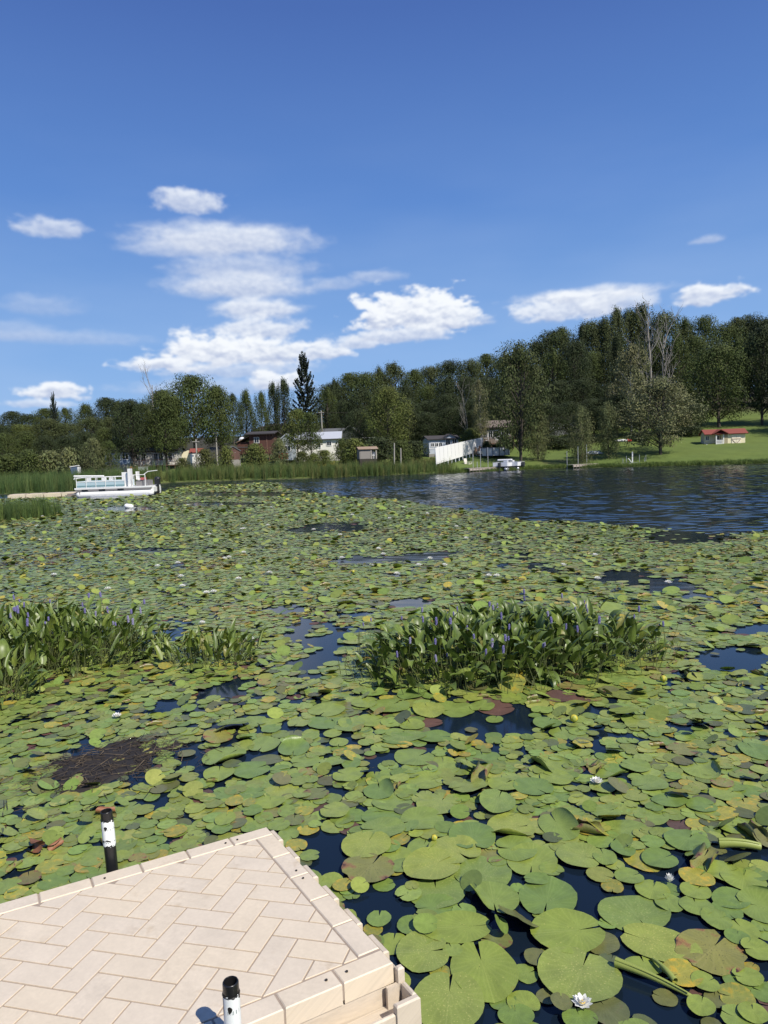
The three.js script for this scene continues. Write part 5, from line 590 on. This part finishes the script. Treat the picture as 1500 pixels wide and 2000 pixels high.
// fill: 300 nearest as things, the far carpet as one mass
{
  const R = rng(777), holes = [[640, 1665, 46, 55], [940, 1415, 130, 32], [1000, 1420, 70, 20], [375, 1475, 50, 24], [290, 1570, 40, 14], [40, 1590, 30, 16], [205, 1492, 115, 52, 0.84], [1440, 1290, 90, 26], [1480, 1230, 60, 14], [1120, 1755, 70, 28], [1230, 1950, 90, 40], [1020, 1400, 60, 20], [662, 1238, 34, 13], [600, 1298, 42, 10], [660, 1030, 75, 10], [600, 1036, 40, 6], [1340, 1050, 90, 14], [470, 966, 130, 5], [250, 994, 60, 6], [420, 985, 110, 4], [800, 1180, 50, 10], [560, 1190, 45, 9], [330, 1380, 40, 12], [1165, 1460, 30, 12], [1290, 1615, 40, 14], [300, 1075, 60, 4], [1100, 1990, 140, 30], [830, 1770, 60, 26], [840, 1600, 50, 16], [560, 1420, 45, 10], [1430, 1750, 40, 22]];
  const topLine = [[-60, 978], [0, 976], [110, 968], [170, 975], [300, 968], [330, 955], [380, 948], [460, 946], [545, 943], [560, 955], [600, 962], [640, 968], [700, 972], [800, 978], [850, 990], [930, 1001], [1020, 1015], [1130, 1018], [1240, 1028], [1330, 1036], [1420, 1042], [1560, 1034]];
  const handGrid = new Map(); for (const h of hand) { const k = Math.floor(h[0] / 0.5) * 1000 + Math.floor(h[1] / 0.5); for (let a = -1; a <= 1; a++) for (let b = -1; b <= 1; b++) { const q = k + a * 1000 + b; if (!handGrid.has(q)) handGrid.set(q, []); handGrid.get(q).push(h); } }
  const inv = dock.matrixWorld.clone().invert(), tmp = new THREE.Vector3(), cand = [];
  for (let z = -1.2; z > -84;) {
    const D = -z, base = D < 5.5 ? 0.064 : D < 9 ? 0.068 : D < 16 ? 0.066 : D < 26 ? 0.076 : D < 45 ? 0.105 : 0.15, step = base * (D < 5.2 ? 1.16 : D < 16 ? 1.28 : 1.5), xm = D * 0.62 + (D < 30 ? 3.2 : 4);
    for (let x = -xm; x < xm; x += step) {
      const X = x + (R() - 0.5) * step * 0.95, Z = z + (R() - 0.5) * step * 0.95, [px, py] = toPixel(tmp.set(X, 0, Z)); const r0 = R(), r1 = R(), r2 = R();
      if (py < table(topLine, px) + 5 * nz(X * 0.35, Z * 0.35, 4) * (1 + 6 / D)) continue;
      tmp.set(X, 0.3, Z).applyMatrix4(inv); if (tmp.x > -0.05 && tmp.x < DL + 0.14 && tmp.z > -0.06 && tmp.z < DW + 0.3) continue;
      let open = 0; for (const [hx, hy, rx, ry, part = 1] of holes) { const e = Math.hypot((px - hx) / rx, (py - hy) / ry); open = Math.max(open, part * ss(1.15, 0.75, e + 0.3 * nz(X * 3, Z * 3, 7))); } if (r0 < open * 0.97) continue;
      const n = fbm(X * 0.45, Z * 0.3, 2.2, 4), gap = D < 16 ? ss(0.11, 0.34, n + 0.25 * nz(X * 2.3, Z * 2.3, 9) + (px > 560 ? 0.05 : py > 1540 ? -0.16 : -0.06)) : ss(0.24, 0.45, n) * 0.7; if (r1 < gap) continue;
      if (px > 690 && py > 1660 && R() < 0.6) continue; if (D < 7 && px > 560 && R() < 0.12) continue; let hit = false; for (const h of handGrid.get(Math.floor(X / 0.5) * 1000 + Math.floor(Z / 0.5)) ?? []) if (Math.hypot(X - h[0], Z - h[1]) < Math.min(h[2], h[3]) * 0.88) { hit = true; break; } if (hit) continue;
      let r = base * (0.62 + 0.62 * R()); if (D > 5.5 && D < 14 && px > 620 && R() < 0.28) r *= 1.6; if (D > 14 && R() < 0.03) r *= 1.4;
      const brownish = fbm(X * 0.3 + 9, Z * 0.22, 5, 3), k = r2 < 0.06 + (px > 850 && D > 6 ? 0.07 : 0) + 0.5 * ss(0.12, 0.4, brownish) ? (R() < 0.5 ? 'brown' : 'dead') : r2 < 0.64 ? 'green' : r2 < 0.84 ? 'speck' : r2 < 0.92 ? 'olive' : 'yellow';
      cand.push([X, Z, r, k, r / D, px, py]);
    }
    z -= step * 0.9;
  }
  cand.sort((a, b) => b[4] - a[4]);
  const many = 300 - hand.length, inView = cand.filter((c) => c[5] > -20 && c[5] < 1520 && c[6] < 2030 && c[6] > 1380); const single = new Set(inView.slice(0, many));
  const pose = (o, c, D) => { o.position.set(c[0], c[3] === 'dead' ? 0.002 : 0.003 + R() * 0.014 + (D > 18 ? R() * 0.02 : 0), c[1]); const t = R(), k = D > 14 ? 0.10 : 0.06; o.rotation.set((R() - 0.5) * k, R() * 6.283, (R() - 0.5) * k, 'YXZ'); if (t < 0.065 && c[3] !== 'dead') { o.rotation.x += 0.25 + R() * 0.4; o.position.y += 0.015 + c[2] * 0.2; } o.scale.set(c[2], c[2], c[2] * (0.95 + 0.15 * R())); };
  for (const c of single) { const mats = padMat[c[3]], m = mesh('lily_pad', padSmall[Math.floor(R() * 3)], mats[Math.floor(R() * mats.length)]), where = c[5] < 560 ? (c[6] > 1590 ? 'crowded against the left side of the dock' : 'in the mat around the dark mud patch') : c[6] > 1700 ? 'between the big pads right of the dock' : c[5] > 1050 ? 'in the thick mat towards the right picture edge' : 'in the thick mat behind the dock corner'; tag(m, `small ${KINDW[c[3]]} pad ${where}`, 'lily pad', 'small lily pads ' + where); pose(m, c, -c[1]); }
  const carpet = new THREE.Group(); carpet.name = 'lily_pad_carpet'; scene.add(carpet); tag(carpet, 'wide carpet of small lily pads covering the shallow lake', null, null, 'stuff');
  const bins = new Map(); for (const c of cand) if (!single.has(c)) { const mats = padMat[c[3]], k = c[3] + (c[3] === 'brown' && R() < 0.45 ? 3 : Math.floor(R() * 3)) + '_' + Math.floor(R() * Math.min(2, mats.length / 3)) * 3; if (!bins.has(k)) bins.set(k, []); bins.get(k).push(c); }
  const o = new THREE.Object3D(), col = new THREE.Color();
  for (const [k, list] of bins) { const kind = k.slice(0, -3), im = new THREE.InstancedMesh(padSmall[+k[k.length - 3]], padMat[kind][+k[k.length - 1]], list.length); list.forEach((c, i) => { pose(o, c, -c[1]); o.updateMatrix(); im.setMatrixAt(i, o.matrix); const v = 0.78 + 0.44 * R(); im.setColorAt(i, col.setRGB(v * (0.9 + 0.25 * R()), v, v * (0.9 + 0.2 * R()))); }); im.name = 'lily_pads'; im.castShadow = im.receiveShadow = true; im.userData.kind = 'stuff'; carpet.add(im); }
  console.log('pads', hand.length, cand.length);
}

// ---------- white water lilies and yellow buds ----------
function petalGeo(l, w, up) { const P = [], I = []; for (let i = 0; i <= 5; i++) { const t = i / 5, hw = w * Math.max(0, Math.sin(Math.PI * (0.12 + 0.88 * t))) ** 0.8 * (t > 0.98 ? 0.05 : 1); for (const s of [-1, 0, 1]) P.push(s * hw, l * t * Math.sin(up) + (s ? 0.18 * hw : 0) + l * 0.12 * t * t, l * t * Math.cos(up)); } for (let i = 0; i < 5; i++) for (let j = 0; j < 2; j++) { const a = i * 3 + j; I.push(a, a + 1, a + 3, a + 1, a + 4, a + 3); } const g = new THREE.BufferGeometry(); g.setAttribute('position', new THREE.Float32BufferAttribute(P, 3)); g.setIndex(I); g.computeVertexNormals(); return g; }
const petalMat = M(0.82, 0.82, 0.78, 0.55, { physical: true, transmission: 0.25 }), stamenMat = M(0.65, 0.45, 0.05, 0.7), petals = [[9, petalGeo(1, 0.26, 0.35)], [8, petalGeo(0.9, 0.24, 0.75)], [7, petalGeo(0.75, 0.2, 1.15)]];
function lily(label, px, py, size, group, whole, closed) {
  const c = onPlane(px, py, 0.03); const o = thing('water_lily', label, 'flower', [c.x, 0.022, c.z], px, group); o.scale.set(size * (closed ? 0.62 : 1), size * (closed ? 1.35 : 1), size * (closed ? 0.62 : 1));
  const parts = []; petals.forEach(([n, g], r) => { for (let i = 0; i < n; i++) { const a = i / n * 6.283 + r * 0.35; if (whole) { const q = g.clone(); q.rotateY(a); parts.push(q); } else mesh('petal', g, petalMat, o).rotation.y = a; } }); if (whole) mesh('bloom', mergeGeometries(parts), petalMat, o);
  mesh('stamens', new THREE.SphereGeometry(0.24, 10, 6).scale(1, 0.8, 1).translate(0, 0.28, 0), stamenMat, o);
}
lily('fully open white water lily at the bottom edge beside a big pad', 1137, 1960, 0.045, null, false); lily('half-open upright white water lily among small pads on the right', 1308, 1720, 0.042, null, false, true); lily('open white water lily behind the dead curled leaf', 1165, 1527, 0.048, null, false); lily('open white water lily on the pads beyond the mud mat', 228, 1399, 0.048, null, false); lily('white water lily just right of the small pickerelweed tuft', 489, 1249, 0.06, null, true); lily('white water lily behind the right end of the left pickerelweed bed', 395, 1217, 0.055, null, true);
{ const R = rng(55); for (let i = 0; i < 60; i++) { const px = 20 + R() * (i < 40 ? 1000 : 1440), py = 985 + R() ** 1.3 * 175; if (py < 1045 && px > 780 + (py - 985) * 5) continue; const D = -onPlane(px, py).z; lily('tiny white water lily bloom dotted across the distant pad carpet', px, py, 0.055 + D * 0.0016, 'distant water lily blooms', true); } }
for (const [px, py, r, l] of [[1121, 1407, 0.032, 'round yellow lily bud before the right end of the pickerelweed island'], [1296, 1329, 0.032, 'round yellow lily bud right of the pickerelweed island'], [1424, 1205, 0.03, 'small yellow flower bud far out towards the right edge'], [848, 1638, 0.018, 'yellow flower between pads over the dark gap near the dock'], [690, 1118, 0.03, 'yellow bud standing above the pads in mid lake']]) { const c = onPlane(px, py, 0.03), o = thing('lily_bud', l, 'flower bud', [c.x, 0.02, c.z], px); mesh('bud', new THREE.SphereGeometry(r, 14, 10).scale(1, 0.9, 1).translate(0, r * 0.9, 0), M(0.52, 0.45, 0.05, 0.5), o); for (let i = 0; i < 4; i++) mesh('sepal', new THREE.SphereGeometry(r * 1.04, 8, 6, i * 1.57, 0.9, 0.7, 1.5).translate(0, r * 0.9, 0), M(0.30, 0.34, 0.05, 0.5), o); mesh('stalk', bar([0, -0.1, 0], [0, r * 0.4, 0], 0.006), M(0.1, 0.13, 0.03, 0.6), o); }

// ---------- pickerelweed ----------
function blade(l, w, bend, fold, tw) { const P = [], U = [], I = [], n = 8; for (let i = 0; i <= n; i++) { const t = i / n, hw = w * (t < 0.18 ? 0.55 + 0.45 * Math.sin(t / 0.18 * Math.PI / 2) : Math.max(0, Math.cos((t - 0.18) / 0.82 * Math.PI / 2)) ** 0.85) + 0.001, a = bend * t * t, y = l * t * Math.cos(a * 0.6), z = l * t * Math.sin(a * 0.6); for (const s of [-1, -0.5, 0, 0.5, 1]) { const x = s * hw, f = Math.abs(s) ** 1.3 * hw * fold; P.push(x * Math.cos(tw * t) - f * Math.sin(tw * t), y - (t === 0 ? Math.abs(s) * w * 0.35 : 0), z - f * Math.cos(tw * t) + x * Math.sin(tw * t)); U.push(s * 0.5 + 0.5, t); } } for (let i = 0; i < n; i++) for (let j = 0; j < 4; j++) { const a = i * 5 + j; I.push(a, a + 1, a + 5, a + 1, a + 6, a + 5); } const g = new THREE.BufferGeometry(); g.setAttribute('position', new THREE.Float32BufferAttribute(P, 3)); g.setAttribute('uv', new THREE.Float32BufferAttribute(U, 2)); g.setIndex(I); g.computeVertexNormals(); return g; }
const bladeTex = dataTex(128, 256, (u, v) => { const m = Math.exp(-(((u - 0.5) / 0.03) ** 2)), ln = 0.5 + 0.5 * Math.sin((u - 0.5) * (40 - 18 * v) * 3.1), n = fbm(u * 4, v * 6, 8, 4), q = 0.86 + 0.06 * ln + 0.22 * n + 0.12 * m; return [q, q, q * 0.95]; });
const bladeMats = [[0.155, 0.225, 0.042], [0.185, 0.26, 0.05], [0.125, 0.185, 0.04], [0.22, 0.28, 0.055], [0.26, 0.26, 0.07]].map((c) => M(...c, 0.42, { physical: true, map: bladeTex, transmission: 0.22, specularIntensity: 0.9 }));
const wide = [blade(0.19, 0.046, 0.5, 0.35, 0.1), blade(0.21, 0.052, 0.9, 0.25, -0.15), blade(0.17, 0.05, 1.3, 0.4, 0.2), blade(0.22, 0.044, 0.3, 0.5, -0.1), blade(0.16, 0.056, 1.0, 0.15, 0)], slim = [blade(0.24, 0.027, 0.3, 0.4, 0.2), blade(0.22, 0.031, 0.6, 0.3, -0.2), blade(0.26, 0.024, 0.2, 0.5, 0.1), blade(0.20, 0.034, 0.9, 0.3, 0.1)];
const stemMat = M(0.10, 0.12, 0.04, 0.6), spikeMat = M(0.19, 0.17, 0.38, 0.8), paleSpike = M(0.28, 0.26, 0.42, 0.8);
const spikeGeo = (() => { const R = rng(3), gs = []; for (let i = 0; i < 46; i++) { const t = i / 46, a = i * 2.4, r = 0.011 * (0.55 + 0.6 * Math.sin(Math.PI * (0.15 + 0.75 * t))), g = new THREE.OctahedronGeometry(0.0052 + R() * 0.003); g.scale(1, 1.5, 0.7); g.rotateY(R() * 6); g.translate(Math.cos(a) * r, t * 0.085, Math.sin(a) * r); gs.push(g); } return mergeGeometries(gs); })();
function pickerel(label, cx, cz, rx, rz, turn, n, blades, hMin, hMax, spikes, seed) {
  const R = rng(seed), o = thing('pickerelweed_clump', label, 'water plant', [cx, 0, cz], turn), stems = [], extra = []; let k = 0;
  const q = new THREE.Quaternion(), E = new THREE.Euler(), m4 = new THREE.Matrix4(); const ct = Math.cos(turn), st = Math.sin(turn);
  for (let i = 0; i < n; i++) {
    const a = R() * 6.283, r = Math.sqrt(R()), w = 0.85 + 0.3 * nz(Math.cos(a) * 1.5 + seed, Math.sin(a) * 1.5), bx = Math.cos(a) * r * rx * w, bz = Math.sin(a) * r * rz * w, edge = ss(0.55, 1, r), h = lerp(hMin, hMax, R() ** 0.8) * lerp(1, 0.45, edge * R()), out = (0.03 + 0.13 * edge) * (0.5 + R()), dir = a + (R() - 0.5) * 1.6;
    const tx = bx + Math.cos(dir) * out, tz = bz + Math.sin(dir) * out; stems.push(bar([bx, -0.15, bz], [(bx + tx) / 2 - 0.01, h * 0.5, (bz + tz) / 2], 0.0052, 4, 0.0045), bar([(bx + tx) / 2 - 0.01, h * 0.5, (bz + tz) / 2], [tx, h, tz], 0.0045, 4, 0.003));
    const tilt = (0.08 + 0.5 * R() ** 1.6 + 0.6 * edge * R() + (h < hMax * 0.5 ? 0.6 * R() : 0)) * (R() < 0.1 ? 1.7 : 1), az = r < 0.7 ? R() * 6.283 : Math.PI / 2 - dir + (R() - 0.5) * 3, s = 0.6 + 0.5 * R(), g = blades[Math.floor(R() * blades.length)], bm = bladeMats[Math.min(4, Math.floor(R() ** 1.1 * 4.25))];
    E.set(tilt, az, (R() - 0.5) * 0.5, 'YXZ');
    if (k++ < 290) { const b = mesh('leaf', g, bm, o); b.position.set(tx, h, tz); b.rotation.copy(E); b.scale.setScalar(s); } else { q.setFromEuler(E); (extra[k % 3] ??= []).push(g.clone().applyMatrix4(m4.compose(new THREE.Vector3(tx, h, tz), q, new THREE.Vector3(s, s, s)))); }
  }
  for (let i = 0; i < n * 0.5; i++) { const a = R() * 6.283, r = Math.sqrt(R()) * 1.05, bx = Math.cos(a) * r * rx, bz = Math.sin(a) * r * rz; stems.push(bar([bx, -0.1, bz], [bx + (R() - 0.5) * 0.3, 0.05 + R() * 0.3, bz + (R() - 0.5) * 0.3], 0.004, 4, 0.002)); }
  const S = mesh('stems', merge(stems), stemMat, o); S.userData.kind = 'stuff'; extra.forEach((e, i) => { mesh('inner_leaves', mergeGeometries(e), bladeMats[[0, 2, 1][i]], o).userData.kind = 'stuff'; });
  for (let i = 0; i < spikes; i++) { const a = R() * 6.283, r = Math.sqrt(R()), bx = Math.cos(a) * r * rx * 1.02, bz = Math.sin(a) * r * rz * 1.02, h = hMax * (0.95 + 0.5 * R()) * (r > 0.8 ? 0.8 : 1), lx = (R() - 0.5) * 0.12, s = 0.5 + 0.4 * R(); const f = mesh('flower_spike', spikeGeo, R() < 0.75 ? spikeMat : paleSpike, o); f.position.set(bx + lx, h, bz); f.rotation.z = -lx * 1.5; f.scale.set(s, s * (0.7 + 0.5 * R()), s); mesh('stalk', bar([-lx, -h - 0.1, 0], [0, 0.005, 0], 0.0042, 5, 0.003), stemMat, f); }
  return o;
}
pickerel('broad island of pickerelweed with violet spikes in the middle of the pads', 1.27, -7.45, 1.72, 1.12, 0.20, 1080, wide, 0.02, 0.37, 46, 5);
pickerel('dense bed of pickerelweed with violet spikes at the left edge', -4.65, -8.05, 1.9, 1.2, 0.12, 1500, slim.concat(wide.slice(0, 1)), 0.04, 0.42, 44, 6);
pickerel('nearest fringe of the left pickerelweed bed reaching the picture edge', -4.05, -6.75, 0.62, 0.5, 0, 170, slim.concat(wide.slice(0, 2)), 0.03, 0.34, 6, 7);
pickerel('small sparse pickerelweed tuft with thin yellowish leaves', -2.0, -7.75, 0.48, 0.3, 0, 110, slim, 0.05, 0.2, 0, 8);
// ---------- floating mud mat and twigs ----------
{
  const c = onPlane(215, 1492), p = [], idx = [], uv = [], N = 40, K = 9; p.push(0, 0.016, 0); uv.push(0, 0);
  for (let j = 1; j <= K; j++) for (let i = 0; i < N; i++) { const a = i / N * 6.283, f = j / K, r = f * (0.75 + 0.5 * nz(Math.cos(a) * 1.4 + 3, Math.sin(a) * 1.4, 1) + 0.25 * nz(Math.cos(a) * 4, Math.sin(a) * 4, 6)), x = Math.cos(a) * r * 0.56, z = Math.sin(a) * r * 0.50 - x * 0.35; p.push(x, j === K ? -0.02 : 0.010 + 0.012 * nz(x * 14, z * 14, 2) + 0.008 * nz(x * 40, z * 40, 3), z); uv.push(x, z); }
  for (let i = 0; i < N; i++) idx.push(0, 1 + (i + 1) % N, 1 + i); for (let j = 0; j + 1 < K; j++) for (let i = 0; i < N; i++) { const a = 1 + j * N + i, b = 1 + j * N + (i + 1) % N; idx.push(a, b, a + N, b, b + N, a + N); }
  const g = new THREE.BufferGeometry(); g.setAttribute('position', new THREE.Float32BufferAttribute(p, 3)); g.setAttribute('uv', new THREE.Float32BufferAttribute(uv, 2)); g.setIndex(idx); g.computeVertexNormals();
  const m = mesh('mud_mat', g, M(0.020, 0.016, 0.013, 0.75, { bumpMap: grainBump, bumpScale: 0.004 })); m.position.set(c.x, 0.004, c.z); tag(m, 'dark floating mat of peat and dead roots left of the dock', 'mud mat');
  const R = rng(12), tw = new THREE.InstancedMesh(new THREE.CylinderGeometry(0.0009, 0.0015, 1, 5).rotateZ(Math.PI / 2), M(1, 1, 1, 0.85), 520), o = new THREE.Object3D(), col = new THREE.Color();
  for (let i = 0; i < 520; i++) { const a = R() * 6.283, r = Math.sqrt(R()) * (i < 420 ? 0.52 : 1.0), x = Math.cos(a) * r; o.position.set(c.x + x, 0.014 + R() * 0.02, c.z + Math.sin(a) * r * 0.85 - x * 0.35); o.rotation.set((R() - 0.5) * 0.4, R() * 6.283, (R() - 0.5) * 0.3); o.scale.set(0.03 + R() * 0.14, 1 + R(), 1 + R()); o.updateMatrix(); tw.setMatrixAt(i, o.matrix); const k = R(); tw.setColorAt(i, col.setRGB(0.035 + 0.16 * k ** 4, 0.026 + 0.12 * k ** 4, 0.019 + 0.07 * k ** 4)); }
  tw.name = 'floating_twigs'; scene.add(tw); tag(tw, 'litter of dead stems and twigs on the mud mat', null, null, 'stuff');
}
renderer.render(scene, camera);
